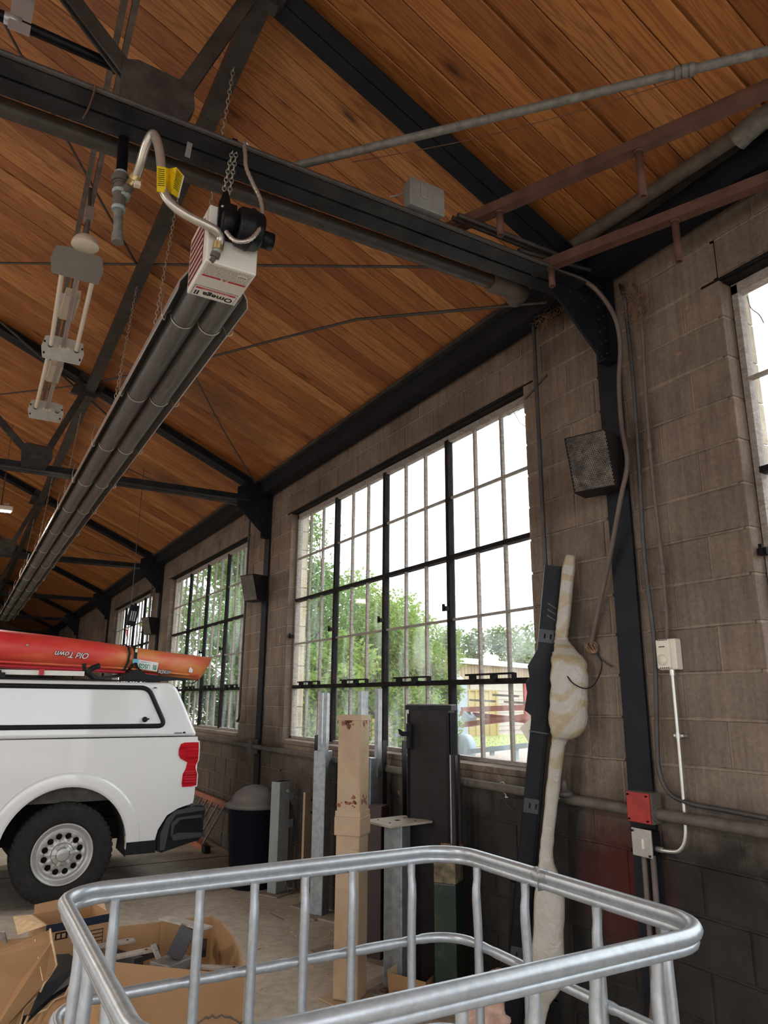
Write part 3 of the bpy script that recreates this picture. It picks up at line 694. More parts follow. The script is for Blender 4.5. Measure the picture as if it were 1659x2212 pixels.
# ------------------------------------------------------------------ tube heater
HX0, HX1, HY0, HY1, HZ0, HZ1 = .598, .798, 2.40, 2.665, 3.236, 3.482
ht = thing('tube_heater', (.70, 2.53, 3.24), 'overhead gas tube heater with white burner box and two long dark tubes, hung on chains', 'heater')
bbx = MB().bev(HX0, HX1, HY0, HY1, HZ0, HZ1, .006).build('burner_box', M_white, ht)
MB().box(HX0-.0015, HX0, HY0+.05, HY1-.02, HZ0+.02, HZ1-.03).build('side_label', M_maroonlab, bbx)
m = MB()
for i in range(6): m.box(HX0-.0025, HX0-.0014, HY0+.055, HY1-.025, HZ0+.035+.03*i, HZ0+.040+.03*i)
m.build('label_line', M_wtxt, bbx)
# underside labels: read from the far side, so they show upside down from here
MB().box(HX0+.015, HX1-.012, HY0+.012, HY0+.09, HZ0-.0012, HZ0).build('fine_print_label', M_greylab, bbx)
MB().box(HX0+.015, HX0+.088, HY0+.093, HY0+.102, HZ0-.0015, HZ0).box(HX0+.118, HX1-.012, HY0+.093, HY0+.102, HZ0-.0015, HZ0).build('maroon_band', M_redtxt, bbx)
m = MB(); m.prism([(HX0+.092,HY0+.090),(HX0+.114,HY0+.090),(HX0+.103,HY0+.108)], HZ0-.0016, HZ0, None, 'xy'); m.build('warning_triangle', M_brass, bbx)
MB().box(HX0+.012, HX1-.014, HY0+.178, HY0+.258, HZ0-.0010, HZ0).build('name_plate', M_blktxt, bbx)
MB().box(HX0+.0135, HX1-.0155, HY0+.1795, HY0+.2565, HZ0-.0014, HZ0).build('name_plate_field', M_wtxt, ht)
MB().box(HX0+.018, HX1-.020, HY0+.186, HY0+.198, HZ0-.0022, HZ0).build('red_band', M_redtxt, ht)
Mt = Matrix.Translation((.697, HY0+.228, HZ0-.0022)) @ Matrix.Rotation(PI, 4, 'Y') @ Matrix.Rotation(0, 4, 'Z')
text_mesh('lettering', 'Omega II', .043, Mt, M_blktxt, ht, .0006, .0007)
Mt = Matrix.Translation((.697, HY0+.192, HZ0-.0030)) @ Matrix.Rotation(PI, 4, 'Y')
text_mesh('small_lettering', 'TUBE HEATING EQUIPMENT', .009, Mt, M_wtxt, ht, .0002)
Mt = Matrix.Translation((.755, HY0+.045, HZ0-.002)) @ Matrix.Rotation(PI, 4, 'Y'); MB().box(.737,.773,HY0+.032,HY0+.058,HZ0-.0018,HZ0-.001).build('mark_field', M_wtxt, ht); text_mesh('mark', 'GD', .022, Mt, M_blktxt, ht, .0003)
# fan housing on the near end
Mx = Matrix.Translation((.735, 2.345, 3.385)) @ Matrix.Rotation(PI/2, 4, 'Y')
MB().lathe([(0,-.045),(.066,-.045),(.074,-.035),(.076,.0),(.080,.003),(.080,.010),(.076,.012),(.074,.040),(.066,.05),(0,.05)], Mx, 32).build('fan_housing', M_blackp, ht)
MB().lathe([(.030,.04),(.034,.04),(.034,.10),(.030,.10),(.030,.05),(0,.05)], Mx @ Matrix.Translation((.022,.0,0)), 24).build('air_inlet', M_blackp, ht)
MB().lathe([(0,-.10),(.040,-.10),(.046,-.09),(.046,-.05),(0,-.05)], Mx, 24).build('fan_motor', M_blackp, ht)
mp = MB(); mp.bev(.628,.70,2.378,2.398,3.34,3.50,.004); mp.prism([(.63,3.49),(.64,3.535),(.652,3.55),(.664,3.535),(.674,3.49)], 2.38, 2.396); mp.build('fan_bracket', M_blackp, ht)
m = MB()
for x, z in ((.64,3.47),(.69,3.43),(.64,3.37),(.685,3.36)): m.lathe([(0,-.006),(.005,-.005),(.006,0)], Matrix.Translation((x,2.376,z)) @ Matrix.Rotation(-PI/2,4,'X'), 8)
m.build('screw', M_chrome, ht)
tubes_y1 = 17.6
for x, z in ((.655, 3.285), (.775, 3.285)):
    ys = []; m = MB().tube([(x, HY1-.02, z), (x, tubes_y1, z)], .050, 24); yj = 5.4
    while yj < tubes_y1: m.tube([(x, yj-.02, z), (x, yj+.02, z)], .0525, 24); yj += 3.0
    m.build('radiant_tube', M_htube, ht)
MB().tube(smooth_path([(.655,tubes_y1-.02,3.285),(.665,tubes_y1+.1,3.285),(.715,tubes_y1+.16,3.285),(.765,tubes_y1+.1,3.285),(.775,tubes_y1-.02,3.285)],4), .05, 16).build('return_bend', M_htube, ht)
rf = MB(); prof = [(.570,3.262),(.575,3.300),(.610,3.362),(.680,3.385),(.750,3.385),(.820,3.362),(.857,3.300),(.862,3.262),(.868,3.262),(.863,3.303),(.825,3.368),(.752,3.391),(.678,3.391),(.605,3.368),(.569,3.303),(.564,3.262)]
rf.prism(prof, HY1+.03, tubes_y1+.2); rf.build('reflector', M_refl, ht)
m0 = None
hy = [2.95, 3.9, 4.85, 5.8, 6.75, 7.8, 8.9, 10.0, 11.2, 12.4, 13.6, 14.9, 16.2]
for yy in hy:
    if m0 is None:
        m = MB()
        for cx in (.655, .775): m.tube([(cx+.0535*math.cos(t), yy, 3.285+.0535*math.sin(t)) for t in [PI*(1.0+i/10) for i in range(11)]], .0028, 6)
        m.tube(smooth_path([(.570,yy,3.40),(.555,yy-.02,3.32),(.560,yy-.03,3.25),(.575,yy-.01,3.245),(.582,yy,3.28),(.601,yy,3.30)],4), .0028, 6)
        m.tube(smooth_path([(.862,yy,3.40),(.876,yy-.02,3.32),(.874,yy-.03,3.25),(.855,yy-.01,3.245),(.848,yy,3.27),(.829,yy,3.30)],4), .0028, 6)
        m0 = m.build('wire_hanger', M_chrome, ht); y00 = yy
    else: inst(m0, 'wire_hanger', ht, (0, yy-y00, 0))

def chain(p, q, pitch, r, label, double=False, mat=None, group='heater hanging chains'):
    p = Vector(p); q = Vector(q); m = MB(); d = q-p; L = d.length; d.normalize(); n = int(L/pitch)
    k = d.cross(Vector((0,1,0))).normalized(); k2 = d.cross(k)
    for i in range(n):
        c = p + d*(pitch*(i+.5)); u = k if i % 2 else k2
        pts = [c + d*(math.cos(t)*pitch*.62) + u*(math.sin(t)*r*2.4) for t in [2*PI*j/8 for j in range(8)]]
        m.tube(pts, r*.75, 4, closed=True)
    return tag(m.build('hanging_chain', mat or M_chrome), label, 'chain', group)
chain(atY(503,322,2.46), (.645,2.40,3.54), .026, .0032, 'left of the pair of steel chains from the chord to the burner box')
chain(atY(512,322,2.46), (.668,2.40,3.54), .026, .0032, 'right of the pair of steel chains from the chord to the burner box')
MB().bar(atY(506,305,2.47), atY(508,345,2.47), .03, .02)
tag(MB().bar(atY(506,303,2.47), atY(508,346,2.47), .02, .022).build('beam_clamp', M_blackp), 'small black beam clamp on the nearest truss chord over the burner chains', 'clamp')
chn = ['bead chain dropping from the roof strut behind the nearest truss to the burner box', 'long chain left of the burner box, beside the yellow tag and gas hose', 'chain hanging left of the heater tubes, above the second tie rod', 'chain to the heater tubes just past the second rafter', 'small chain to the far heater tubes', 'smallest chain, farthest along the heater tubes']
for i, yy in enumerate((2.95, 4.0, 5.25, 8.2, 11.0, 13.9)): chain((.80, yy, 4.73), (.70, yy-.02, 3.40), .030 if i < 4 else .05, .0035, chn[i])

# armoured cable to the fan
cpth = smooth_path([atY(540,322,2.44), atY(528,306,2.43), atY(530,335,2.38), atY(532,362,2.36), atY(548,400,2.33), atY(563,432,2.31), atY(566,468,2.29), atY(557,500,2.28), atY(535,520,2.28), atY(508,520,2.30), atY(488,500,2.33)], 10)
tag(MB().tube(cpth, [.0080+.0011*math.sin(i*2.3) for i in range(len(cpth))], 8).build('armoured_cable', M_chrome), 'thin silver armoured cable looping from the truss chord to the black fan', 'cable')
tag(MB().tube(smooth_path([atY(840,426,2.45), atY(862,421,2.45), atY(885,412,2.46), atY(915,412,2.47), atY(938,428,2.47)], 6), .0045, 8).build('armoured_cable', M_chrome), 'short armoured cable into the grey junction box', 'cable')
# perforated strap & wire tie on the chord
m = MB().bar(atY(403,343,2.425)+Vector((0,-.01,0)), atY(409,312,2.425)+Vector((0,-.01,0)), .003, .02, up=(1,0,0)); ob = tag(m.build('perforated_strap', M_galv), 'short grey perforated strap on the near truss chord by the gas hose', 'strap')
tag(MB().tube(smooth_path([atZ(205,184,3.80), atZ(204,196,3.794), atZ(192,232,3.793), atZ(179,256,3.794)], 5), .004, 6).build('tie_wire', M_rust), 'brown wire tied around the near truss chord at upper left', 'wire')
# junction box on chord
jb = thing('junction_box', atY(922,480,2.43), 'pale grey electrical junction box on the end of the near truss chord', 'electrical box')
bA = atY(925,455,2.40); MB().bev(bA.x-.10, bA.x+.085, 2.40, 2.46, 3.835, 3.975, .006).build('box_body', M_greypost, jb)
MB().bev(bA.x-.103, bA.x+.088, 2.393, 2.401, 3.832, 3.978, .003).bev(bA.x-.045, bA.x-.008, 2.386, 2.395, 3.885, 3.955, .004).build('cover', M_greypost, jb)
MB().tube([(bA.x+.085,2.43,3.90),(bA.x+.11,2.43,3.90)], .014, 10).build('connector', M_galv, jb)

# ------------------------------------------------------------------ fluorescent fixture on a strut rail
rl = thing('rail_strut', (.24, 4.0, 4.5), 'pair of dull brown rails running from the top edge down behind the fluorescent fixture', 'rail')
for dx in (-.022, .022): MB().bar((.215+dx, 1.2, 4.5), (.40+dx, 7.7, 4.5), .026, .045).build('rail', M_pipe, rl)
m = MB(); m.box(.225,.275,2.44,2.60,4.50,4.53); m.build('rail_clamp', M_steel, rl)
ff = thing('fluorescent_fixture', (.30, 4.0, 4.1), 'open fluorescent strip fixture with white tubes and grey end plates, hanging upper left', 'light fixture')
FZ = 4.07
def fplate(yc, xc, mat, w_=.29, h=.16, tilt=.55):
    M = Matrix.Translation((xc, yc, FZ)) @ Matrix.Rotation(tilt, 4, 'X')
    pl = [(-w_/2+.02,-h/2),(-.07,-h/2-.012),(.07,-h/2-.012),(w_/2-.02,-h/2),(w_/2-.002,0),(w_/2-.02,h/2),(-w_/2+.02,h/2),(-w_/2+.002,0)]
    MB().prism(pl, -.002, .002, M, 'xy').build('end_plate', mat, ff)
    return M
fplate(4.09, .285, M_plate, .29, .155, -1.05)
for i, (yc, xc) in enumerate(((5.28,.345),(6.60,.36))):
    M = fplate(yc, xc, M_alum, .29, .16, -1.05)
    MB().box(-.03,.04,-.035,-.012,-.004,-.0021,M).build('plate_label', M_cream, ff)
    m = MB()
    for x, y_ in ((-.12,.04),(.12,.04),(-.125,-.04),(.125,-.04),(0,-.06)): m.box(x-.006,x+.006,y_-.008,y_+.008,-.004,-.002,M)
    m.build('screw', M_blackp, ff)
    m = MB()
    for x in (-.085,.09): m.lathe([(0,-.03),(.019,-.03),(.019,0),(.019,.01)], Matrix.Translation((xc+x, yc-.01, FZ+.02)) @ Matrix.Rotation(PI/2,4,'X'), 12)
    m.build('lamp_socket', M_blackpl, ff)
for p, q in (((.215,4.15),(.262,5.24)), ((.385,4.15),(.43,5.24)), ((.262,5.36),(.277,6.55))): MB().tube([(p[0],p[1],FZ+.01),(q[0],q[1],FZ+.01)], .0145, 14).build('fluorescent_tube', M_tubew, ff)
for p, q in (((.300,4.12),(.345,5.28)), ((.350,5.32),(.362,6.6))):
    MB().bar((p[0],p[1],FZ+.03),(q[0],q[1],FZ+.03), .028, .02).bar((p[0]-.012,p[1],FZ+.018),(q[0]-.012,q[1],FZ+.018), .006, .012).bar((p[0]+.012,p[1],FZ+.018),(q[0]+.012,q[1],FZ+.018), .006, .012).build('wiring_channel', M_alum, ff)
for yc, xc in ((4.72,.315),(5.85,.345)): MB().box(xc-.045,xc+.045,yc-.17,yc+.17,FZ+.045,FZ+.10).box(xc-.07,xc-.03,yc+.10,yc+.16,FZ+.05,FZ+.2).build('ballast_bracket', M_cream, ff)
Md = Matrix.Translation((.305, 3.98, FZ+.10)); MB().lathe([(.075,-.03),(.073,-.015),(.060,.012),(.035,.032),(0,.038)], Md, 28).lathe([(.075,-.03),(.074,-.032),(0,-.025)], Md, 28).build('dome', M_cream, ff)
MB().tube([(.305,3.98,FZ+.13),(.30,3.95,FZ+.24)], .013, 10).build('stem', M_pipe, ff); MB().box(.28,.325,3.93,3.975,FZ+.22,FZ+.30).build('stem_box', M_alum, ff); MB().tube([(.30,3.95,FZ+.28),(.29,3.94,4.49)], .010, 8).build('stem_rod', M_cond, ff)

# lit flood lamp (LED head) at left; the mid-hall ones are added, unseen
def flood(x, y, z, label, on=True):
    f = thing('flood_lamp', (x, y, z), label, 'lamp', 'flood lamps under the roof')
    MB().bev(x-.14, x+.14, y-.07, y+.07, z, z+.06, .012).build('housing', M_cream, f)
    MB().box(x-.12, x+.12, y-.055, y+.055, z-.006, z+.001).build('lens', M_lamp, f)
    MB().tube([(x,y,z+.06),(x,y,z+.5)], .008, 8).build('cord', M_cond, f); MB().box(x-.09,x-.03,y-.03,y+.03,z+.06,z+.10).box(x+.03,x+.09,y-.03,y+.03,z+.06,z+.10).build('driver', M_alum, f)
    MB().tube([(x,y,z+.5),(x,y,roofz(x)-.02)], .004, 6).build('hanger_wire', M_cond, f)
flood(.19, 10.3, 3.98, 'small lit white lamp at the left edge, left of the heater tubes')
def hang_area(x, y, z, p):
    area('flood_light', (x, y, z-.03), (0,0,-1), .24, .11, p, (1,.93,.8))
hang_area(.19, 10.3, 3.97, 25)
for i, (x, yy) in enumerate(((-3.4, 2.0), (-3.4, 7.0), (-3.4, 12.0), (-3.4, 17.5))):  # added lamps out of view, there to brighten the hall
    flood(x, yy, 4.3, ['lit flood lamp over the middle of the hall, nearest the camera', 'lit flood lamp over the middle of the hall beyond the truck cab', 'third lit flood lamp down the middle of the hall', 'farthest lit flood lamp down the middle of the hall'][i]); hang_area(x, yy, 4.28, 70)

# ------------------------------------------------------------------ wall services
def wpipe(name, pts, r, mat, label, cat='conduit', k=5): return pipe(name, [Vector(p) for p in pts], r, mat, label, cat, None, k, 10)
wp = thing('wall_pipe', (2.8, 2.5, 1.15), 'brown horizontal iron pipe running along the wall below the windows', 'pipe')
MB().tube([(2.795, -3, 1.16), (2.795, 20, 1.165)], .025, 14).build('pipe_run', M_pipe, wp)
for k in range(1, 5): MB().box(2.76, 2.86, TY[k]-.02+(-.0 if k > 1 else .6), TY[k]+.10+(.6 if k == 1 else 0), 1.09, 1.23).build('pipe_box', M_pipe, wp) if k > 1 else None
MB().tube([(2.795,2.44,1.16),(2.795,2.39,1.16)], .036, 12).build('coupling', M_pipe, wp)
rb = thing('red_junction_box', (2.78, 2.5, 1.18), 'square junction box with worn red cover on the wall pipe at the near column', 'electrical box')
MB().bev(2.762, 2.835, 2.40, 2.535, 1.115, 1.25, .006).build('box_body', M_pipe, rb)
rbc = MB().bev(2.752, 2.763, 2.402, 2.532, 1.118, 1.247, .003).build('cover', M_red, rb)
m = MB()
for y_, z in ((2.415,1.235),(2.52,1.235),(2.415,1.13),(2.52,1.13)): m.lathe([(0,.012),(.004,.012),(.004,0)], Matrix.Translation((2.745,y_,z)) @ Matrix.Rotation(PI/2,4,'Y'), 8)
m.build('screw', M_blackp, rbc)
gb = thing('grey_junction_box', (2.78, 2.47, 1.03), 'square box with plain grey cover plate below the red junction box', 'electrical box')
MB().bev(2.770, 2.835, 2.425, 2.515, .985, 1.085, .004).build('box_body', M_blackp, gb)
MB().bev(2.760, 2.771, 2.415, 2.525, .975, 1.092, .003).build('cover', M_alum, gb)
MB().box(2.7585,2.7605,2.455,2.468,1.01,1.05).build('slot', M_cream, gb)
m = MB()
for y_, z in ((2.425,.985),(2.515,1.08)): m.lathe([(0,.01),(.005,.01),(.005,0)], Matrix.Translation((2.753,y_,z)) @ Matrix.Rotation(PI/2,4,'Y'), 8)
m.build('screw', M_blackp, gb)
th = thing('thermostat', (2.82, 2.28, 1.86), 'cream rectangular thermostat with round dial on the block wall', 'thermostat')
MB().bev(2.815, 2.858, 2.235, 2.335, 1.79, 1.93, .006).build('housing', M_cream, th)
MB().bev(2.803, 2.817, 2.262, 2.335, 1.795, 1.927, .005).build('cover', M_cream, th)
MB().lathe([(0,.012),(.020,.012),(.024,.008),(.024,0)], Matrix.Translation((2.804,2.300,1.835)) @ Matrix.Rotation(-PI/2,4,'Y'), 24).build('dial', M_cream, th)
MB().box(2.8015,2.8035,2.285,2.317,1.892,1.896).build('name_strip', M_blktxt, th)
m = MB()
for i in range(5): m.box(2.8015,2.8035,2.270+.011*i,2.275+.011*i,1.922,1.926).box(2.8015,2.8035,2.270+.011*i,2.275+.011*i,1.797,1.801)
m.build('vent_slot', M_blktxt, th)
em = thing('emt_conduit', (2.82, 2.27, 1.8), 'bright thin metal conduit running down from the thermostat and curving to the grey box', 'conduit')
MB().tube(smooth_path([(2.825,2.272,1.80),(2.825,2.272,1.5),(2.825,2.275,1.2),(2.822,2.28,1.08),(2.815,2.31,1.025),(2.81,2.36,1.012),(2.805,2.41,1.012)], 6), .0085, 12).build('tube', M_emt, em)
MB().tube([(2.825,2.272,1.79),(2.825,2.272,1.765)], .013, 10).tube([(2.805,2.425,1.012),(2.806,2.395,1.012)], .012, 10).build('connector', M_emt, em)
MB().tube([(2.825,2.272,1.515),(2.825,2.272,1.49)], .011, 10).box(2.83,2.86,2.25,2.30,1.497,1.507).build('strap', M_emt, em)
def SX(pts, x): return [atX(a, b, x) for a, b in pts]
wpipe('conduit', SX([(1659,1768),(1560,1749),(1500,1738),(1458,1722),(1437,1700),(1424,1665),(1420,1620),(1417,1480),(1414,1390),(1392,1200),(1380,1000),(1366,800),(1354,690)],2.825)+[atX(1348,640,2.80), atY(1325,600,2.47), atY(1240,575,2.46), atY(1120,540,2.45)], .011, M_cond, 'dark conduit rising right of the near column, curving to the right at pipe height')
cq = thing('grey_conduit', (2.83, 2.25, 1.93), 'greyish jointed conduit dropping from the roof corner to the thermostat', 'conduit')
MB().tube(smooth_path(SX([(1441,1388),(1440,1330),(1436,1280),(1432,1230),(1415,1080),(1402,950),(1392,800),(1388,720)],2.83)+[atX(1375,630,2.81), atY(1345,588,2.52), atY(1240,562,2.55), atY(1100,520,2.55)], 6), .0095, 10).build('tube', M_condbr, cq)
for p, q in (((1433,1240),(1431,1222)),((1438,1322),(1437,1310)),((1403,972),(1402,955))): MB().tube(SX([p,q],2.83), .0145, 10).build('coupling', M_condbr, cq)
wpipe('bent_pipe', [atY(1200,584,2.44), atY(1262,607,2.44), atX(1300,640,2.72), atX(1330,690,2.76), atX(1340,750,2.79), atX(1337,830,2.80), atX(1344,930,2.78), atX(1355,1000,2.76), atX(1340,1080,2.76), atX(1318,1200,2.80), atX(1290,1330,2.83), atX(1277,1392,2.84)], .0125, M_condbr, 'bent brown pipe coming out of the roof corner, crossing in front of the black column', 'pipe')
rp_ = thing('rope_tie', atX(1277,1400,2.84), 'knot of rag rope at the lower end of the bent brown pipe', 'rope')
m = MB(); r5 = random.Random(5); c0 = atX(1278,1398,2.84)
for i in range(5):
    m.tube(smooth_path([c0+Vector((-.012*math.cos(t+i), .030*math.cos(t)*(1+.2*i/3), .030*math.sin(t+i*.6))) for t in [2*PI*j/7 for j in range(8)]],3), .0045, 6)
m.build('knot', M_straw, rp_)
MB().tube(smooth_path(SX([(1283,1405),(1296,1422),(1312,1434),(1322,1440)],2.845),4), .004, 6).build('tail', M_cond, rp_)
tag(MB().tube(smooth_path(SX([(1200,1420),(1206,1440),(1222,1456),(1238,1476),(1262,1487),(1282,1480),(1296,1455),(1300,1432),(1292,1412)],2.70),5), .0035, 8).build('black_cable', M_blackpl), 'black cable looping in front of the wrapped post', 'cable')
hp = pipe('hanging_pipe', [(2.80, 3.045, 3.95), (2.80, 3.045, 1.25)], .0125, M_cond, 'thin dark vertical pipe at the right edge of the large window', 'pipe')
m = pipe('hanging_pipe', [(2.80, 3.045+5.1, 3.95), (2.80, 3.045+5.1, 1.5), (2.80, 3.045+5.1, 1.44), (2.80, 3.045+5.14, 1.40), (2.81, 3.045+5.2, 1.40), (2.84,3.045+5.22,1.41)], .0125, M_cond, 'thin dark vertical pipe with hooked foot at the window behind the truck', 'pipe')
pipe('hanging_pipe', [(2.80, 3.045+10.2, 3.95), (2.80, 3.045+10.2, 1.4)], .0125, M_cond, 'thin dark vertical pipe by the third window', 'pipe')
m = MB().tube([atX(1135,862,2.855), atX(1182,810,2.855)], .006, 8); tag(m.build('rebar_pin', M_cond), 'short rod sticking along the wall at the head of the large window', 'rod')
# twin conduits below the grey box
for i, (dy, dz, lab) in enumerate(((.035,.0,'left one of two brown conduits going down to the floor below the grey box'), (-.015,.01,'right one of two brown conduits going down to the floor below the grey box'))):
    wpipe('floor_conduit', [(2.81,2.47+dy,.98),(2.81,2.47+dy,.8),(2.81,2.475+dy,.45),(2.81,2.49+dy*1.4,.25),(2.81,2.49+dy*1.4,.0)], .013, M_condbr, lab)
# fire-bell like fitting on the wall pipe
fb = thing('old_valve_fitting', (2.80, 2.98, 1.17), 'rusty old valve fitting with flange on the wall pipe behind the wrapped post', 'valve')
vc = atX(1224,1722,2.79)
MB().lathe([(0,-.02),(.020,-.02),(.045,-.012),(.048,0),(.040,.008),(.020,.014),(.016,.05),(.012,.065),(0,.068)], Matrix.Translation((2.775, vc.y, 1.192)), 20).build('valve_body', M_pipe, fb)
MB().lathe([(0,.0),(.022,.0),(.022,.006),(0,.006)], Matrix.Translation((2.765, vc.y+.05, 1.16)), 16).build('handle_disc', M_cream, fb)
# grille boxes on the columns
def speaker(Y, label):
    s = thing('grille_box', (2.72, Y, 2.84), label, 'speaker', 'wedge grille boxes on columns')
    M = Matrix.Translation((2.735, Y+.03, 2.835)) @ Matrix.Rotation(math.radians(20), 4, 'Z')
    MB().prism([(-.045,-.140),(-.125,.140),(.085,.140),(.085,-.140)], -.115, .115, M).build('housing', M_brownblk, s)
    sl = -math.atan2(.08, .28)
    Mg = M @ Matrix.Translation((-.085, 0, 0)) @ Matrix.Rotation(sl, 4, 'Y')
    g = MB(); g.box(-.006,-.002,-.112,.112,-.143,.143,Mg); g.build('grille_backing', M_dark, s)
    if Y < 4:
        h = MB(); n = 0
        for iz in range(30):
            for iy in range(20):
                y_ = -.104 + iy*.0108 + (.0054 if iz % 2 else 0); z = -.135 + iz*.0093
                if y_ > .106: continue
                h.tube([Mg @ Vector((-.0075, y_+.0046*math.cos(t), z+.0046*math.sin(t))) for t in [PI/3*j for j in range(6)]], .0013, 3, closed=True)
        tag(h.build('honeycomb_grille', plain('pitted_grille', (.36,.32,.28), .6, 0, .5, 26, (.03,.025,.02), .6, .1), s), kind='stuff')
    else: MB().box(-.009,-.006,-.106,.106,-.137,.137,Mg).build('grille_face', M_pipe, s)
    MB().box(2.80, 2.84, Y-.05, Y+.05, 2.72, 2.92).build('bracket', M_brownblk, s)
speaker(TY[1], 'wedge shaped grille box with honeycomb front on the near black column')
speaker(TY[2], 'wedge shaped box on the second column, left of the large window')
speaker(TY[3], 'wedge shaped box on the third column, seen above the kayak')
# birds' nests of straw
def nest(c, sx, sy, sz, n, label, seed):
    r = random.Random(seed); m = MB()
    for i in range(n):
        p = Vector(c) + Vector((r.gauss(0,sx), r.gauss(0,sy), r.gauss(0,sz))); d = Vector((r.gauss(0,.4), r.gauss(0,1), r.gauss(-.2,1))).normalized()
        L = r.uniform(.02,.07); q = p+d*L*.5+Vector((0,r.gauss(0,.008),r.gauss(0,.008))); m.tube([p, q, p+d*L], .0012, 3)
    return tag(m.build('straw_nest', M_straw), label, 'nest')
nest(atX(1376,655,2.80), .010, .022, .055, 260, 'hanging wisp of dry straw nest on the conduits beside the near column', 1)
nest(atX(1190,684,2.78), .03, .06, .014, 200, 'reddish straw nest on the wall head left of the near knee plate', 2)

# ------------------------------------------------------------------ pickup truck, tail to the wall
YS, YO = 6.9, 8.92                         # near and far body sides
tk = thing('pickup_truck', (-.9, 7.9, 0), 'white pickup truck with white bed cap, backed toward the wall', 'truck')
WR = .395; WX = [.935, -2.80]; WZ = WR
def arch(cx, r, a0, a1, n=16): return [(cx+r*math.cos(a0+(a1-a0)*i/n), WZ+.03+r*math.sin(a0+(a1-a0)*i/n)) for i in range(n+1)]
# outline of the body side below the belt, wheel arches cut out (x to the tail)
low = [(1.70,.46),(1.80,.62),(1.90,.80),(1.985,.86)] 
side = [(1.992,.80),(2.0,1.0),(2.0,1.24),(1.985,1.31),(.06,1.315),(-2.05,1.30),(-3.3,1.22),(-3.72,1.10),(-3.86,.85),(-3.86,.50),(-3.35,.42)]
side += arch(WX[1], .50, PI+.05, -.05)[::1]
side += [(-2.25,.40),(.40,.40)] + arch(WX[0], .50, PI+.05, -.12) + [(1.45,.38),(1.655,.38),(1.69,.53),(1.76,.645),(1.85,.695),(1.985,.735)]
MB().prism(side, YS, YS+.10).build('body_side', M_truck, tk)
MB().prism(side, YO-.10, YO).build('body_side', M_truck, tk)
m = MB(); m.box(-3.8, 1.985, YS+.1, YO-.1, .93, 1.20); m.box(1.95, 1.99, YS+.1, YO-.1, .70, 1.31); m.prism([(-2.1,1.1),(-2.1,1.30),(-3.3,1.235),(-3.75,1.10),(-3.83,.7)], YS+.1, YO-.1); m.build('body_core', M_truck, tk)
# bulging wheel arch lips on near side
def lip(cx, r0, r1, y):
    n = 28; vs = []; a0, a1 = PI+.0, -.06
    for i in range(n+1):
        t = a0+(a1-a0)*i/n; c, s_ = math.cos(t), math.sin(t)
        vs += [(cx+r0*c, y-.004, WZ+.03+r0*s_), (cx+(r0+.03)*c, y-.006, WZ+.03+(r0+.03)*s_), (cx+(r1-.03)*c, y-.005, WZ+.03+(r1-.03)*s_), (cx+r1*c, y+.002, WZ+.03+r1*s_), (cx+r0*c, y+.06, WZ+.03+r0*s_)]
    fs = []
    for i in range(n):
        for j in range(4): fs.append((i*5+j, i*5+j+1, (i+1)*5+j+1, (i+1)*5+j))
        fs.append((i*5+4, i*5, (i+1)*5, (i+1)*5+4))
    return MB().add(vs, fs, True)
for cx in WX: lip(cx, .495, .62, YS).build('wheel_arch', M_truck, tk)
# liners
for cx in WX:
    n = 14; vs = []
    for i in range(n+1):
        t = PI+.2+(-.4-PI)*i/n; vs += [(cx+.52*math.cos(t), YS+.06, WZ+.03+.52*math.sin(t)), (cx+.52*math.cos(t), YS+.5, WZ+.03+.50*math.sin(t))]
    MB().add(vs, [(2*i,2*i+1,2*i+3,2*i+2) for i in range(n)], True).build('wheel_liner', M_liner, tk)
MB().box(.50, 1.40, YS+.16, YS+.18, .78, .90).build('inner_panel', M_liner, tk)
m = MB(); m.box(-3.6, 1.9, YS+.42, YS+.52, .42, .60).box(-3.6, 1.9, YO-.52, YO-.42, .42, .60).box(-3.4, 1.6, YS+.5, YO-.5, .55, .95)
for cx in WX: m.tube([(cx, YS+.2, WZ), (cx, YO-.2, WZ)], .07, 10)
m.build('chassis', M_dark, tk)
MB().box(1.43, 1.68, YS-.012, YS+.10, .35, .45).build('mud_flap', M_blackpl, tk)
# bed seam and body crease
MB().box(-.05, 1.985, YS-.0015, YS, 1.308, 1.313).box(-.08, -.074, YS-.0015, YS, .45, 1.31).build('panel_gap', M_dark, tk)
# bumper: corner piece with step
bmp = MB(); B_ = [(1.69,.36),(1.70,.52),(1.765,.635),(1.85,.685),(2.02,.715),(2.085,.705),(2.10,.65),(2.085,.61),(2.09,.465),(2.05,.42),(1.98,.405),(1.73,.345)]
bmp.prism(B_, YS-.015, YO+.015); bmp.build('rear_bumper', M_blackpl, tk)
M_btrim = plain('grey_black_step_plastic', (.040,.043,.050), .5, 0, .15, 40)
def dn(pts): return [(x-.045, z-.05) for x, z in pts]
MB().prism(dn([(1.84,.63),(1.90,.675),(2.115,.685),(2.11,.66),(1.92,.655),(1.865,.60),(1.865,.54),(1.845,.53)]), YS-.030, YS-.012).prism(dn([(1.76,.42),(1.80,.415),(1.83,.62),(1.88,.70),(2.13,.72),(2.13,.745),(2.02,.755),(1.87,.73),(1.80,.67),(1.755,.55)]), YS-.026, YS-.014).build('bumper_trim', M_btrim, tk)
MB().prism(dn([(1.845,.53),(1.865,.49),(2.11,.50),(2.125,.535),(1.90,.55)]), YS-.045, YS-.012).build('bumper_step', M_btrim, tk)
MB().prism(dn([(1.875,.60),(1.92,.650),(2.11,.655),(2.12,.54),(1.90,.555)]), YS-.017, YS-.0145).build('bumper_pocket', M_dark, tk)
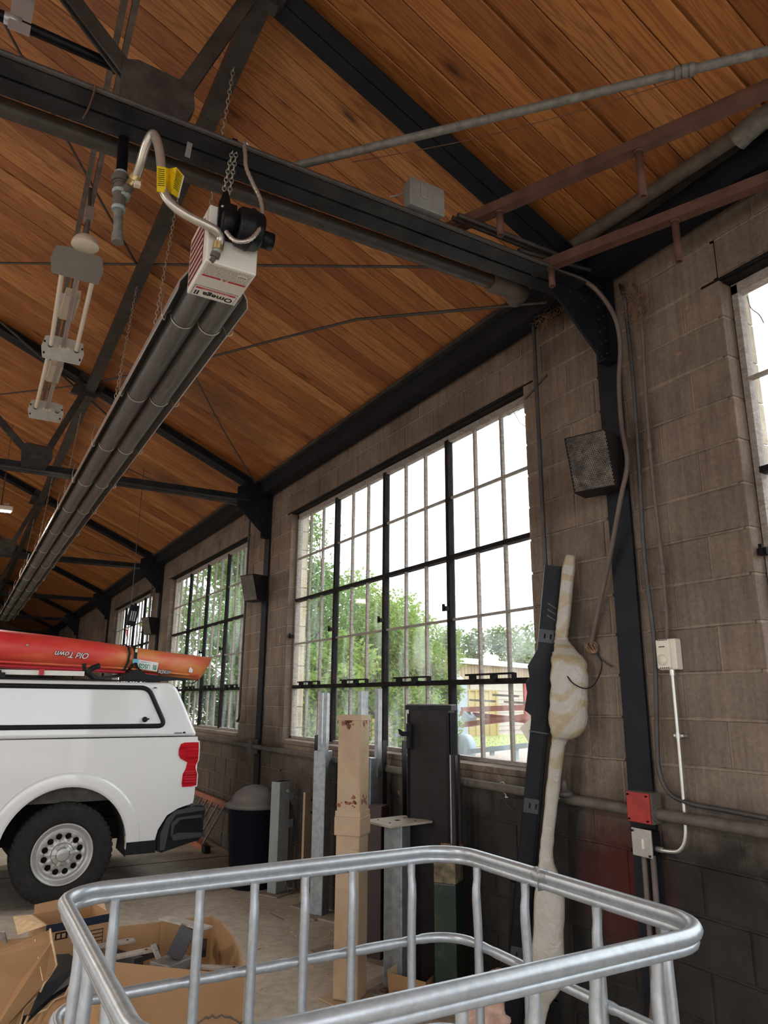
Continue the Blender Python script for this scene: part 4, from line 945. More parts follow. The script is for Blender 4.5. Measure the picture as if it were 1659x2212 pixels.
# tail light
tl = [(1.82,1.20),(1.835,1.245),(1.87,1.258),(1.998,1.258),(2.004,1.20),(2.004,1.10),(1.985,1.055),(1.985,1.03),(2.004,.98),(2.003,.885),(1.96,.875),(1.875,.875),(1.868,.905),(1.872,.985),(1.895,1.03),(1.905,1.085),(1.84,1.12),(1.822,1.15)]
tlo = MB().prism(tl, YS-.006, YS+.12).build('tail_light', M_lens, tk)
MB().prism([(x*1.0+(x-1.92)*.12, z+(z-1.06)*.06) for x, z in tl], YS-.0015, YS+.02).build('tail_light_bezel', M_truck, tk)
m = MB()
for i in range(5): m.box(1.89, 1.985, YS-.0075, YS-.005, .915+.022*i, .921+.022*i)
m.build('lens_rib', M_redtxt, tlo)
# wheels
def wheel(cx, y, sgn):
    M = Matrix.Translation((cx, y, WZ)) @ Matrix.Rotation(PI/2*sgn, 4, 'X')     # local z out of the body side
    T_ = MB(); pr = [(.215,-.20),(.36,-.235),(.385,-.22),(.395,-.20),(.395,-.03),(.388,-.008),(.365,.006),(.33,.012),(.29,.013),(.26,.010),(.238,.0),(.226,-.02),(.215,-.20)]
    T_.lathe(pr, M, 56); ty = T_.build('tyre', M_rubber, tk)
    lug = MB()
    for i in range(52):
        t = 2*PI*i/52; c, s_ = math.cos(t), math.sin(t)
        for r, z0, z1, w_ in ((.387,-.045,-.010,.017), (.387,-.115,-.065,.015)):
            Ml = M @ Matrix.Rotation(t, 4, 'Z') @ Matrix.Translation((r,0,0)); lug.box(-.012, .010, -w_, w_*.6, z0, z1, Ml)
        Ml = M @ Matrix.Rotation(t+.03, 4, 'Z') @ Matrix.Translation((.366,0,.001)); lug.box(-.020 if i % 2 else -.010, .014, -.013, .007, 0, .004, Ml)
    tag(lug.build('tread_block', M_rubber, ty), kind='stuff')
    rm = MB(); rm.lathe([(.236,.000),(.240,.006),(.234,.012),(.224,.006),(.210,-.022),(.198,-.03),(.188,-.032),(.180,-.024)], M, 56)
    rm.build('rim', M_wheel, ty)
    # disc with ten teardrop holes
    dsc = MB(); nh = 12; seg = nh*8
    def holeR(t):
        ph = (t*nh/(2*PI)) % 1.0; d = abs(ph-.5)*2
        if d > .70: return None
        k = math.sqrt(max(0, 1-(d/.70)**2)); return (.139-.026*k, .139+.024*k)
    vs = []; rings = []
    for i in range(seg):
        t = 2*PI*i/seg; h = holeR(t); a, b = h if h else (.137, .137)
        c, s_ = math.cos(t), math.sin(t)
        rings.append(h is not None)
        for r, z in ((.185,-.028),(b,-.020),(a,-.016),(.090,-.010)): vs.append(M @ Vector((r*c, r*s_, z)))
        for r, z in ((b,-.045),(a,-.042)): vs.append(M @ Vector((r*c, r*s_, z)))
    fs = []
    for i in range(seg):
        j = (i+1) % seg; A_, B2_ = i*6, j*6
        fs += [(A_,A_+1,B2_+1,B2_),(A_+2,A_+3,B2_+3,B2_+2),(A_+1,A_+4,B2_+4,B2_+1),(A_+2,A_+5,B2_+5,B2_+2)]
    dsc.add(vs, fs, True); dsc.build('wheel_disc', M_wheel, ty, fixn=True)
    MB().lathe([(0,-.06),(.2,-.06)], M, 24).build('brake_drum', M_dark, ty)
    cp_ = MB(); cp_.lathe([(.088,-.012),(.086,.004),(.070,.010),(.052,.012),(.050,.022),(.044,.026),(0,.026)], M, 36)
    for i in range(6):
        Ml = M @ Matrix.Rotation(2*PI*i/6+.2, 4, 'Z') @ Matrix.Translation((.071,0,.012)); cp_.bev(-.017,.019,-.012,.012,-.004,.013,.003,Ml)
    cp_.build('centre_cap', M_wheel, ty)
    Me = M @ Matrix.Translation((0,0,.0265)); MB().prism([(-.030,-.003),(-.030,.005),(-.008,.005),(-.006,.011),(.010,.011),(.008,.005),(.030,.005),(.030,-.003),(.008,-.003),(.006,-.011),(-.010,-.011),(-.008,-.003)], 0, .003, Me, 'xy').build('emblem', M_chrome, ty)
wheel(WX[0], YS+.035, 1); wheel(WX[1], YS+.035, 1)
for cx in WX: MB().lathe([(.2,-.2),(.36,-.2),(.395,-.18),(.395,.0),(.36,.01),(.2,.0)], Matrix.Translation((cx, YO-.04, WZ)) @ Matrix.Rotation(-PI/2,4,'X'), 32).build('tyre', M_rubber, tk)
# cab
cab = [(-.10,1.30),(-.14,1.60),(-.28,1.88),(-.9,1.93),(-1.35,1.90),(-2.15,1.33)]
MB().prism([(x, z) for x, z in cab], YS+.10, YO-.10).build('cab', M_truck, tk)
MB().prism([(-.22,1.36),(-.34,1.80),(-.95,1.84),(-1.30,1.82),(-1.95,1.36)], YS+.085, YS+.10).build('side_glass', M_glassdk, tk)
# bed cap (fibreglass topper) with framed side window panel
def capsec(z): return YS+.0 + max(0, (z-1.315))*.10
cx_r = [(1.985,1.315),(1.965,1.36),(1.80,1.70),(1.765,1.755),(1.70,1.785),(-.02,1.80),(-.06,1.76),(-.07,1.315)]
cpv = MB(); n = len(cx_r)
vs = [(x, capsec(z)+.0, z) for x, z in cx_r] + [(x, YO-(capsec(z)-YS), z) for x, z in cx_r]
cpv.add(vs, [tuple(range(n)), tuple(range(2*n-1,n-1,-1))] + [(i,(i+1)%n,n+(i+1)%n,n+i) for i in range(n)])
cpo = cpv.build('bed_cap', M_truck, tk)
bv = cpo.modifiers.new('edge', 'BEVEL'); bv.width = .035; bv.segments = 4; bv.limit_method = 'ANGLE'
def onside(pts, off): return [Vector((x, capsec(z)-off, z)) for x, z in pts]
wo = [(v.x, v.y) for v in roundpoly([(.0,1.405),(1.685,1.405),(1.515,1.738),(.0,1.742)], .07)]
# rounded black window rubber as a tube-like strip
path = onside(wo, .004)
MB().tube(path, .021, 8, closed=True).build('window_rubber', M_blackpl, cpo)
MB().tube([p+Vector((0,-.006,0)) for p in path], .006, 6, closed=True).build('window_rubber_bead', M_blackp, cpo)
MB().add(onside(wo, .003), [tuple(range(len(wo)))]).build('window_panel', M_truck, cpo)
lc = Vector((1.50, capsec(1.465)-.02, 1.462)); M = Matrix.Translation(lc) @ Matrix.Rotation(PI/2, 4, 'X')
MB().lathe([(0,.012),(.010,.012),(.022,.004),(.024,-.016)], M, 18).prism([(-.006,.006),(.032,.012),(.034,.0),(.006,-.010)], .004, .014, M, 'xy').build('window_lock', M_blackpl, cpo)
MB().tube([(-.02, YS+.055, 1.800),(1.62, YS+.055, 1.797)], .007, 8).tube([(-.02, YO-.055, 1.800),(1.62, YO-.055, 1.797)], .007, 8).build('roof_track', M_blackpl, cpo)
m = MB(); m.prism([(1.77,1.338),(1.84,1.338),(1.84,1.344),(1.77,1.344)], YS-.0005, YS+.001).prism([(1.845,1.338),(1.875,1.338),(1.868,1.352),(1.852,1.352)], YS-.0005, YS+.001); m.build('maker_badge', M_blktxt, cpo)
m = MB()
for i in range(3): m.box(1.775+.0*i, 1.835, YS-.001, YS, 1.3395+.005*i-.004, 1.342+.005*i-.004)
m.build('badge_line', M_galv, tk)
# roof rack: crossbars, rail and cradle
rk = thing('roof_rack', (1.2, 7.4, 1.8), 'black crossbars with folding kayak cradle on the truck cap', 'roof rack')
for x in (1.36, -.02+.5-.2): MB().bev(x-.03, x+.03, YS+.12, YO-.12, 1.845, 1.87, .006).box(x-.06, x+.06, YS+.10, YS+.20, 1.797, 1.85).box(x-.06, x+.06, YO-.20, YO-.10, 1.797, 1.85).build('crossbar', M_blackpl, rk)
MB().tube(smooth_path([(1.10,7.12,1.93),(1.03,7.10,1.90),(1.02,7.10,1.86),(1.07,7.12,1.815)],4), .025, 10).tube(smooth_path([(.98,7.2,1.95),(1.0,7.2,1.87),(1.08,7.2,1.82)],4), .018, 8).build('cradle_arm', M_blackpl, rk)
MB().prism([(1.40,1.80),(1.36,1.88),(1.42,1.905),(1.50,1.88),(1.53,1.80)], 7.08, 7.12).build('cradle_foot', M_blackpl, rk)
MB().prism([(1.42,1.875),(2.00,1.825),(1.50,1.80),(1.40,1.81)], 7.15, 7.5).build('lower_pad', M_blackpl, rk)
rl2 = MB().box(-.5, .97, 7.05, 7.12, 1.835, 1.875); rl2.build('pale_rail', M_white, rk)
for cx in (.04, .62): MB().box(cx-.02,cx+.02,7.03,7.05,1.835,1.885).build('rail_clip', M_redtxt, rk)

# ------------------------------------------------------------------ kayak, hull up
ky = thing('kayak', (.6, 7.35, 1.95), 'red and orange kayak strapped hull up on the truck cap', 'kayak')
st = []   # (x, ztop, zbot, halfwidth)
prof = [(2.285,2.062,2.045,.006),(2.262,2.066,1.985,.022),(2.20,2.072,1.875,.06),(2.155,2.076,1.825,.09),(1.95,2.090,1.838,.16),(1.70,2.112,1.855,.22),(1.45,2.140,1.872,.27),(1.10,2.175,1.885,.31),(.70,2.213,1.895,.33),(.26,2.246,1.905,.34),(-.2,2.250,1.905,.34),(-.6,2.225,1.90,.31),(-1.0,2.18,1.89,.25),(-1.3,2.13,1.90,.16),(-1.5,2.08,1.97,.05),(-1.53,2.05,2.03,.008)]
sec = []; NS = 28
for x, zt, zb, hw in prof:
    ring = []
    for j in range(NS):
        t = 2*PI*j/NS; c, s_ = math.cos(t), math.sin(t)
        # flattened keel on top, hard chine, tumblehome to the deck
        yy = hw*math.copysign(abs(c)**.55, c); zz = (zt+zb)/2 + (zt-zb)/2*math.copysign(abs(s_)**.75, s_)
        if s_ < 0: yy *= 1-.35*abs(s_)**1.5
        ring.append((x, 7.30+.34-.34+yy+.33*0, zz))
    sec += ring
m = MB(); n = len(prof); fs = [(i*NS+j, i*NS+(j+1)%NS, (i+1)*NS+(j+1)%NS, (i+1)*NS+j) for i in range(n-1) for j in range(NS)]
sec = [(x, y+.33, z) for x, y, z in sec]
m.add(sec, fs + [tuple(range(NS)), tuple(range((n-1)*NS, n*NS))], True); hull = m.build('hull', M_kayak, ky)

def kside(x):
    for a, b in zip(prof[:-1], prof[1:]):
        if b[0] <= x <= a[0]:
            t = (a[0]-x)/(a[0]-b[0]); return 7.63-(a[3]+(b[3]-a[3])*t)
    return 7.3
m = MB(); m.tube([Vector((x, kside(x)+.012, zb+.045)) for x, zt, zb, hw in prof[3:13]], .010, 6); m.build('gunwale_ridge', M_kayak, ky)
m = MB(); m.tube([Vector((x, kside(x)+.03, zb+.012)) for x, zt, zb, hw in prof[5:12]], .014, 8); m.build('deck_seam', M_lens if False else M_redtxt, ky)
def side_text(name, body, x, z, size, mat, yaw, pitch=0, **k):
    # lettering lies on the near side; the hull is upside down so it reads upside down
    M = Matrix.Translation((x, kside(x)-.010, z)) @ Matrix.Rotation(yaw, 4, 'Z') @ Matrix.Rotation(PI/2, 4, 'X') @ Matrix.Rotation(PI+pitch, 4, 'Z')
    return text_mesh(name, body, size, M, mat, ky, **k)
side_text('maker_script', 'Old Town', .885, 2.030, .075, M_blktxt, .05, -.045, ext=.001, off=.0035, shear=.35, sx=.95)
side_text('maker_script_face', 'Old Town', .885, 2.030, .075, M_wtxt, .05, -.045, ext=.0035, off=.0005, shear=.35, sx=.95)
side_text('model_script', '///XDL', 1.76, 1.900, .045, M_blktxt, .26, -.03, ext=.001, off=.004, shear=.5, sx=1.1)
side_text('model_script_face', '///XDL', 1.76, 1.900, .045, M_wtxt, .26, -.03, ext=.003, off=.0003, shear=.5, sx=1.1)
sx0, sx1 = 1.475, 1.68
def sp_(x, z, o=0): return (x, kside(x)-.013-o, z)
tk1 = -.02
MB().add([sp_(sx0,1.925), sp_(sx1,1.900), sp_(sx1+.01,1.985), sp_(sx0,2.01)], [(0,1,2,3)]).build('sticker', M_wtxt, ky)
Ms = lambda x, z, s: Matrix.Translation((x, kside(x)-.0145, z)) @ Matrix.Rotation(.235, 4, 'Z') @ Matrix.Rotation(PI/2, 4, 'X') @ Matrix.Rotation(PI-.09, 4, 'Z')
text_mesh('sticker_lettering', 'USGS', .060, Ms(1.553,1.948,0), M_gtxt, ky, .0006, .0015, sx=.85)
text_mesh('sticker_small_print', 'science for a changing world', .011, Ms(1.575,1.982,0), M_gtxt, ky, .0004, sx=1.0)
MB().add([sp_(1.635,1.918,.002), sp_(1.672,1.913,.002), sp_(1.675,1.958,.002), sp_(1.637,1.963,.002)], [(0,1,2,3)]).build('sticker_block', M_gtxt, ky)
m = MB()
for i in range(3):
    z = 1.925+.012*i; m.bar(sp_(1.637,z,.004), sp_(1.672,z+.012,.004), .001, .003)
m.build('sticker_wave', M_wtxt, ky)
MB().prism([(2.02,1.905),(2.055,1.90),(2.06,1.93),(2.035,1.955),(2.02,1.94)], kside(2.04)-.012, kside(2.04)-.006).build('scuff_patch', M_wtxt, ky)
MB().box(2.02, 2.13, kside(2.07)-.012, kside(2.07)+.02, 1.872, 1.880).build('grab_slot', M_redtxt, ky)
MB().lathe([(0,.008),(.008,.006),(.011,0)], Matrix.Translation((.50,kside(.5)-.003,2.10)) @ Matrix.Rotation(PI/2,4,'X'), 12).build('drain_plug', M_chrome, ky)
tag(MB().tube(smooth_path([(1.90,7.45,1.845),(1.98,7.40,1.80),(2.06,7.42,1.80),(2.12,7.5,1.835)],5), .004, 6).build('bow_cord', M_blackpl), 'thin black cord hanging under the tip of the kayak', 'cord')
# tie-down straps round the hull, buckle
sp2 = thing('tie_down_strap', (1.42, 7.3, 1.9), 'black tie-down strap with pale blue buckle over the kayak, tail hanging to the window frame', 'strap')
def strap(pts, w_, mat, nm):
    m = MB(); vs = []
    for p in pts: p = Vector(p); vs += [p-Vector((w_/2,0,0)), p+Vector((w_/2,0,0))]
    m.add(vs, [(2*i,2*i+1,2*i+3,2*i+2) for i in range(len(pts)-1)]); ob = m.build(nm, mat, sp2); sd = ob.modifiers.new('t','SOLIDIFY'); sd.thickness = .004; return ob
yk = kside(1.43)
strap([(1.43,yk+.33,2.155),(1.43,yk+.10,2.148),(1.44,yk+.005,2.12),(1.455,yk-.012,2.08),(1.455,yk-.014,2.0),(1.42,yk-.012,1.93),(1.39,yk+.01,1.88)], .030, M_blackpl, 'strap_band')
strap([(1.36,yk+.30,2.162),(1.365,yk+.08,2.155),(1.385,yk+.0,2.12),(1.400,yk-.014,2.06),(1.390,yk-.015,1.98),(1.360,yk-.008,1.90)], .022, M_blackpl, 'strap_band')
strap([(1.455,yk-.025,1.985),(1.47,yk-.06,1.93),(1.53,yk-.14,1.86),(1.56,yk-.22,1.78),(1.575,YS+.02,1.735)], .026, M_blackpl, 'strap_tail')
MB().bev(1.43, 1.485, yk-.035, yk-.014, 1.968, 2.012, .005).build('buckle', plain('pale_blue_buckle', (.16,.50,.66), .4, 0, .1, 30), sp2)
MB().box(1.448,1.468,yk-.0165,yk-.0155,2.075,2.105).build('buckle_tag', M_wtxt, sp2)
# tool balancer hanging in front of the far window
tb = thing('hanging_balancer', (2.0, 10.3, 2.8), 'black hanging block with red hook on cords, above the strap of the kayak', 'hanging tool')
q = [atY(278,1312,9.2), atY(295,1347,9.2)]; c_ = (q[0]+q[1])/2
Mb = Matrix.Translation(c_) @ Matrix.Rotation(.12, 4, 'Y')
m = MB(); m.bev(-.055,.055,-.03,.03,-.125,.125,.008,Mb)
m.build('balancer_body', M_blackp, tb)
m = MB()
for x in (-.025, 0, .025): m.box(x-.006,x+.006,-.034,-.029,-.07,.05,Mb)
m.build('balancer_slot', M_alum, tb)
MB().tube([c_+Vector((-.03,0,.12)), Vector((c_.x-.03, c_.y, roofz(c_.x)-.01))], .004, 6).tube([atY(296,1345,9.2), atY(298,1398,9.2)], .004, 6).tube([atY(277,1375,9.2), atY(277,1392,9.2)], .003, 6).build('cord', M_cond, tb)
MB().prism([(0,0),(.03,-.02),(.05,0),(.03,-.03),(.045,-.09),(.025,-.10),(.02,-.03)], -.01, .01, Matrix.Translation(atY(270,1357,9.2))).build('hook', M_redtxt, tb)

# ------------------------------------------------------------------ steel posts stacked at the wall
def RZ(x, y, deg, z=0): return Matrix.Translation((x, y, z)) @ Matrix.Rotation(math.radians(deg), 4, 'Z')
def hollow(m, s, h, M, z0=0, t=.006, sy=None, b=.010):
    sy = sy or s; a, c = s/2, sy/2
    m.bev(-a, a, -c, c, z0, h, b*.6, M)
    return m
_pc = [0]
def plate(parent, x, y, deg, wx, wy, mat, name='base_plate', z=0, holes=True, t=.012):
    _pc[0] += 1; t = .0090 + .0011*_pc[0]
    M = RZ(x, y, deg, z); MB().bev(-wx/2, wx/2, -wy/2, wy/2, 0.001, t, .002, M).build(name, mat, parent)
    if holes:
        m = MB()
        for a in (-1, 1):
            for b in (-1, 1): m.lathe([(0,t+.001),(.012,t+.001),(.012,t)], M @ Matrix.Translation((a*wx*.38, b*wy*.38, 0)), 10)
        m.build('bolt_hole', M_dark, parent)
# big tan post
tp_ = thing('tan_steel_post', (2.15, 4.12, 0), 'tall chipped tan square steel post with a collar and rusty top', 'post')
px_, py_, dg = 2.165, 4.135, 39.7
M = RZ(px_, py_, dg); tz = 1.555
MB().bev(-.076,.076,-.076,.076,.012,tz-.02,.012,M).build('shaft', M_tan, tp_)
MB().bev(-.084,.084,-.084,.084,.87,.975,.006,M).prism([(-.080,.975),(.080,.975),(.077,1.005),(-.077,1.005)], -.08, .08, M).build('collar', M_tan, tp_)
m = MB(); m.box(-.078,.078,-.078,-.070,tz-.03,tz,M).box(-.078,.078,.070,.078,tz-.03,tz,M).box(-.078,-.070,-.07,.07,tz-.03,tz,M).box(.070,.078,-.07,.07,tz-.03,tz,M); m.build('shaft_rim', M_tan, tp_)
rs = random.Random(9); m = MB()
for fy, cxs, cz, sp, n in (('L', -.005, tz-.04, .020, 60), ('R', .0, tz-.045, .03, 14), ('L', .05, 1.06, .022, 12), ('R', 0.01, 1.07, .04, 18), ('L',-.03,1.05,.02,8)):
    for i in range(n):
        u = rs.gauss(cxs, sp*.8); z = cz + rs.gauss(0, .016); s_ = rs.choice((.003,.004,.006,.011,.014))
        if abs(u) > .066 or z > tz-.004: continue
        pl = [(u+s_*math.cos(t)*rs.uniform(.6,1.3), z+s_*math.sin(t)*rs.uniform(.6,1.3)) for t in [2*PI*j/7 for j in range(7)]]
        Mf = M if fy == 'R' else M @ Matrix.Rotation(-PI/2, 4, 'Z')
        m.prism(pl, -.0768, -.075, Mf)
tag(m.build('rust_patch', M_tanrust, tp_), kind='stuff')
MB().bev(-.082,-.074,-.078,-.03,.80,.86,.003,M).build('welded_tab', M_tan, tp_)
plate(tp_, px_, py_, 12, .27, .26, M_tan, holes=False)
# bollard
bo = thing('grey_bollard', (2.66, 6.50, 0), 'short grey primed bollard with two side lugs, standing in front of the dark dustbin', 'post')
Mb_ = RZ(2.665, 6.50, 28)
MB().bev(-.075,.075,-.05,.05,.012,.925,.006,Mb_).build('shaft', M_greypost, bo)
MB().box(-.066,.066,-.041,.041,.9255,.9262,Mb_).build('open_top', M_dark, bo)
cc = Mb_ @ Vector((.02,-.05,.845)); MB().lathe([(.010,.0),(.018,0),(.018,.035),(.010,.035),(.010,.0)], Matrix.Translation(cc) @ Matrix.Rotation(math.radians(28),4,'Z') @ Matrix.Rotation(PI/2,4,'X'), 14).build('pipe_stub', M_greypost, bo)
for z in (.80, .56): MB().bev(.07,.135,-.046,-.038,z-.032,z+.036,.002,Mb_).build('lug', M_greypost, bo)
plate(bo, 2.66, 6.50, 28, .26, .24, M_dusty, holes=False)
MB().bar(Mb_ @ Vector((.03,-.055,.13)), Mb_ @ Vector((.065,-.075,.012)), .004, .004).build('weld_rod', M_galv, bo)
# generic post with angle uprights
def gpost(cx, cy, deg, s, h, mat, label, uprights=(), pl=None, name='steel_post', extra=None, sy=None):
    T = thing(name, (cx, cy, 0), label, 'post'); M = RZ(cx, cy, deg)
    m = MB(); hollow(m, s, h, M, .010, sy=sy); m.build('shaft', mat, T)
    for (u, v, z0, z1, w_, mt) in uprights:
        a = MB(); a.box(u-w_/2, u+w_/2, v-.003, v+.003, z0, z1, M).box(u-w_/2, u-w_/2+.005, v, v+.03, z0, z1, M); a.build('angle_upright', mt, T)
    if pl: plate(T, cx+pl[2], cy+pl[3], pl[4], pl[0], pl[1], pl[5], holes=False)
    return T, M
gpost(2.715, 5.73, 35, .115, 1.235, M_galv, 'galvanised square post with two bright angle uprights, left of the tan post', ((-.055,-.064,1.11,1.70,.045,M_galv),(.035,.03,1.2,1.70,.05,M_galv)), (.21,.20,-.02,-.02,10,M_dusty))
gpost(2.715, 4.92, 20, .085, 1.235, M_galv, 'galvanised post behind the tan post, with bright uprights against the window', ((-.115,-.02,.60,1.71,.040,M_galv),(-.065,-.01,.60,1.71,.045,M_galv),(.048,-.048,1.10,1.73,.045,M_galv)), (.19,.19,-.06,-.05,20,M_dusty))
def bars(px0, px1, y0, y1, Y, mat, label, th_=.035, name='steel_angle'):
    """plumb strip piece seen between two pixel columns, standing at depth Y"""
    p = atY((px0+px1)/2, (y0+y1)/2, Y); wd = (atY(px1, y0, Y)-atY(px0, y0, Y)).x*.85; zt = atY(px0, y0, Y).z; zb = max(.0, atY(px0, y1, Y).z)
    x = p.x; T = thing(name, (x, Y, zb), label, 'steel section'); M = RZ(x, Y, 22)
    MB().box(-wd/2, wd/2, -.003, .003, zb, zt, M).build('flange', mat, T); MB().box(wd/2-.005, wd/2, .003, th_, zb, zt, M).build('web', mat, T)
    return T
bars(672, 690, 1588, 1960, 6.00, M_brownblk, 'narrow dark steel angle behind the beige board, left of the galvanised post')
bd = thing('beige_board', (2.77, 6.14, 0), 'beige painted flat post leaning between the grey bollard and the galvanised post', 'post')
MB().bev(-.05,.05,-.012,.012,.01,.87,.003,RZ(2.765,6.12,25)).build('board', M_tan, bd); m = MB()
for z in (.80,.70): m.lathe([(0,.002),(.010,.002),(.010,0)], RZ(2.765,6.12,25) @ Matrix.Translation((.035,-.012,z)) @ Matrix.Rotation(PI/2,4,'X'), 10)
m.build('bolt_hole', M_dark, bd)
plate(bd, 2.73, 6.0, 20, .22, .16, M_dusty, holes=False)
bars(822, 837, 1600, 2030, 4.80, M_brownblk, 'dark brown steel angle right of the tan post, ending below the window sill')
bars(866, 881, 1600, 2060, 4.42, M_brownblk, 'dark brown steel angle close left of the tall black door section')
gpost(2.62, 4.62, 30, .11, .95, M_maroon, 'dark maroon square post between the tan post and the plated post', (), (.20,.20,-.02,-.04,25,M_dusty))
# post with pale top plate
T, M = gpost(2.50, 4.17, 33, .125, .905, M_galv, 'mottled galvanised post capped by a wide pale flat plate with holes')
MB().bev(-.17,.17,-.14,.14,.905,.918,.002,RZ(2.50,4.17,8)).build('top_plate', M_cream if False else plain('dusty_plate', (.42,.37,.30), .6, .1, .1, 12), T)
m = MB()
for u, v, r in ((0,0,.018),(-.10,-.05,.008),(.10,.05,.008),(.08,-.08,.008),(-.09,.08,.008)): m.lathe([(0,.9195),(r,.9195),(r,.918)], RZ(2.50,4.17,8) @ Matrix.Translation((u,v,0)), 14)
m.build('bolt_hole', M_dark, T)
plate(T, 2.44, 4.10, 25, .26, .24, M_dusty, holes=False)
# tall black door section
bk = thing('black_door_section', (2.70, 4.2, 0), 'tall black sheet metal cabinet section with lipped top and latch, in front of the window', 'steel section')
A_ = Vector((2.615, 4.22, 0)); B_2 = Vector((2.765, 3.975, 0)); C_2 = Vector((2.835, 4.01, 0)); Dd = A_ + (C_2-B_2)
def poly(z0, z1, pts, mat, nm, par): return MB().prism([(p.x, p.y) for p in pts], z0, z1, None, 'xy').build(nm, mat, par)
poly(.0, 1.585, [A_, B_2, C_2, Dd], M_brownblk, 'panel', bk)
def grow(pts, g):
    c = sum(pts, Vector())/len(pts); return [p + (p-c).normalized()*g for p in pts]
poly(1.585, 1.615, grow([A_, B_2, C_2, Dd], .022), M_blackp, 'top_lip', bk)
poly(1.615, 1.622, grow([A_, B_2, C_2, Dd], .012), M_pipegrey, 'top_seal', bk)
dv = (B_2-A_).normalized(); nv = Vector((dv.y, -dv.x, 0));
for t_, wd in ((0.0,.022),(.97,.02)): 
    c = A_.lerp(B_2, t_) ; MB().bar(c+nv*-.008+Vector((0,0,.1)), c+nv*-.008+Vector((0,0,1.56)), wd, .016, up=nv).build('edge_channel', M_blackp, bk)
dv2 = (C_2-B_2).normalized()
for t_ in (.25, .6, .95):
    c = B_2.lerp(C_2, t_)-Vector((0,.006,0)); MB().bar(c+Vector((0,0,.2)), c+Vector((0,0,1.57)), .014, .010, up=(0,1,0)).build('side_rib', M_blackp, bk)
lt = A_ + Vector((-.015,-.025,1.42)); MB().bev(-.012,.012,-.02,.015,-.08,.08,.004,Matrix.Translation(lt)).bev(-.05,-.01,-.015,.01,-.0,.03,.004,Matrix.Translation(lt)).prism([(-.05,.03),(-.075,.045),(-.07,.015),(-.05,.0)],-.012,.01,Matrix.Translation(lt)).build('latch', M_blackp, bk)
# green stub post
T, M = gpost(2.650, 3.835, 35, .135, .62, M_green, 'dark green square stub post with flaking rusty top and a small side pipe', name='green_stub_post')
MB().bev(-.068,.068,-.068,.068,.62,.80,.006,M).build('flaking_top', M_greenrust, T)
MB().box(-.070,.070,-.070,-.064,.795,.812,M).box(.064,.070,-.064,.070,.795,.812,M).build('rusted_rim', M_tanrust, T)
MB().box(-.060,-.012,-.074,-.068,.80,1.325,M).box(-.060,-.055,-.074,-.05,.80,1.325,M).build('angle_upright', M_brownblk, T)
MB().box(.070,.076,-.055,-.0,.80,1.325,M).box(.066,.072,-.06,-.055,.80,1.325,M).build('angle_upright', M_brownblk, T)
MB().box(.0765,.0775,.0,.010,.80,1.32,M).build('bright_edge', M_galv, T)
MB().lathe([(.010,0),(.017,0),(.017,.05),(.010,.05),(.010,0)], M @ Matrix.Translation((.066,.0,.40)) @ Matrix.Rotation(PI/2,4,'Y'), 14).build('pipe_stub', M_rust, T)
# black leaning channel with brackets
def leanM(pt, pb):
    d = (Vector(pt)-Vector(pb)).normalized(); f = Vector((-.62,-.78,0)); s_ = d.cross(f).normalized(); f2 = s_.cross(d)
    M = Matrix((s_, -f2, d)).transposed().to_4x4(); M.translation = Vector(pb); return M, (Vector(pt)-Vector(pb)).length
lc_ = thing('black_leaning_channel', (2.56, 3.2, 0), 'tall satin black steel channel with slotted brackets leaning right of the large window', 'steel section')
ptop = atX(1196, 1222, 2.77); pbot = atX(1107, 2240, 2.56); M, L = leanM(ptop, pbot)
MB().box(-.047,.047,-.004,0,0,L,M).prism([(-.047,L),(.022,L),(.047,L-.09),(.047,L-.1),(-.047,L-.1)], -.0045,-.0005,M).build('face', M_blackp, lc_)
MB().box(-.047,-.043,-.0,.060,0,L,M).build('flange', M_blackp, lc_); MB().box(.043,.047,-.03,.040,0,L-.09,M).build('flange', M_blackp, lc_)
MB().box(.030,.034,-.022,.0,.0,L-.45,M).build('inner_rib', M_blackp, lc_)
M_brk = plain('grey_black_bracket', (.030,.032,.037), .4, .2, .2, 14)
for z in (1.90, 1.03, .33):
    MB().box(-.046,.034,-.012,-.004,z,z+.07,M).build('slotted_bracket', M_brk, lc_)
    MB().box(-.020,-.011,-.0135,-.0115,z+.022,z+.048,M).box(.012,.021,-.0135,-.0115,z+.022,z+.048,M).build('bracket_slot', M_dark, lc_)
MB().box(-.05,.05,-.03,.0,L*.615-.0,L*.615+.008,M).build('cross_rib', M_brk, lc_)
m = MB()
for i in range(3): z = L-.22-.032*i; m.prism([(-.012,z+.012),(.034,z-.012),(.034,z-.019),(-.012,z+.004)], -.0058, -.0042, M)
m.build('louvre_slot', M_pipe, lc_)
MB().prism([(-.047,L*.80),(-.090,L*.76),(-.075,L*.735),(-.092,L*.72),(-.080,L*.70),(-.085,L*.66),(-.047,L*.65)], .0, .02, M).build('bent_flap', M_blackp, lc_)
MB().prism([(-.045,L*.645),(-.100,L*.62),(-.04,L*.585)], .0, .01, M).build('paper_scrap', M_cream, lc_)
tk_ = thing('black_short_channel', (2.5, 3.32, 0), 'shorter black channel standing at the foot of the leaning black one', 'steel section')
pt2 = atX(1118, 1905, 2.62); MB().bar((pt2.x-.04, pt2.y+.03, 0), pt2, .07, .05, up=(-.6,-.8,0)).build('channel', M_blackp, tk_)
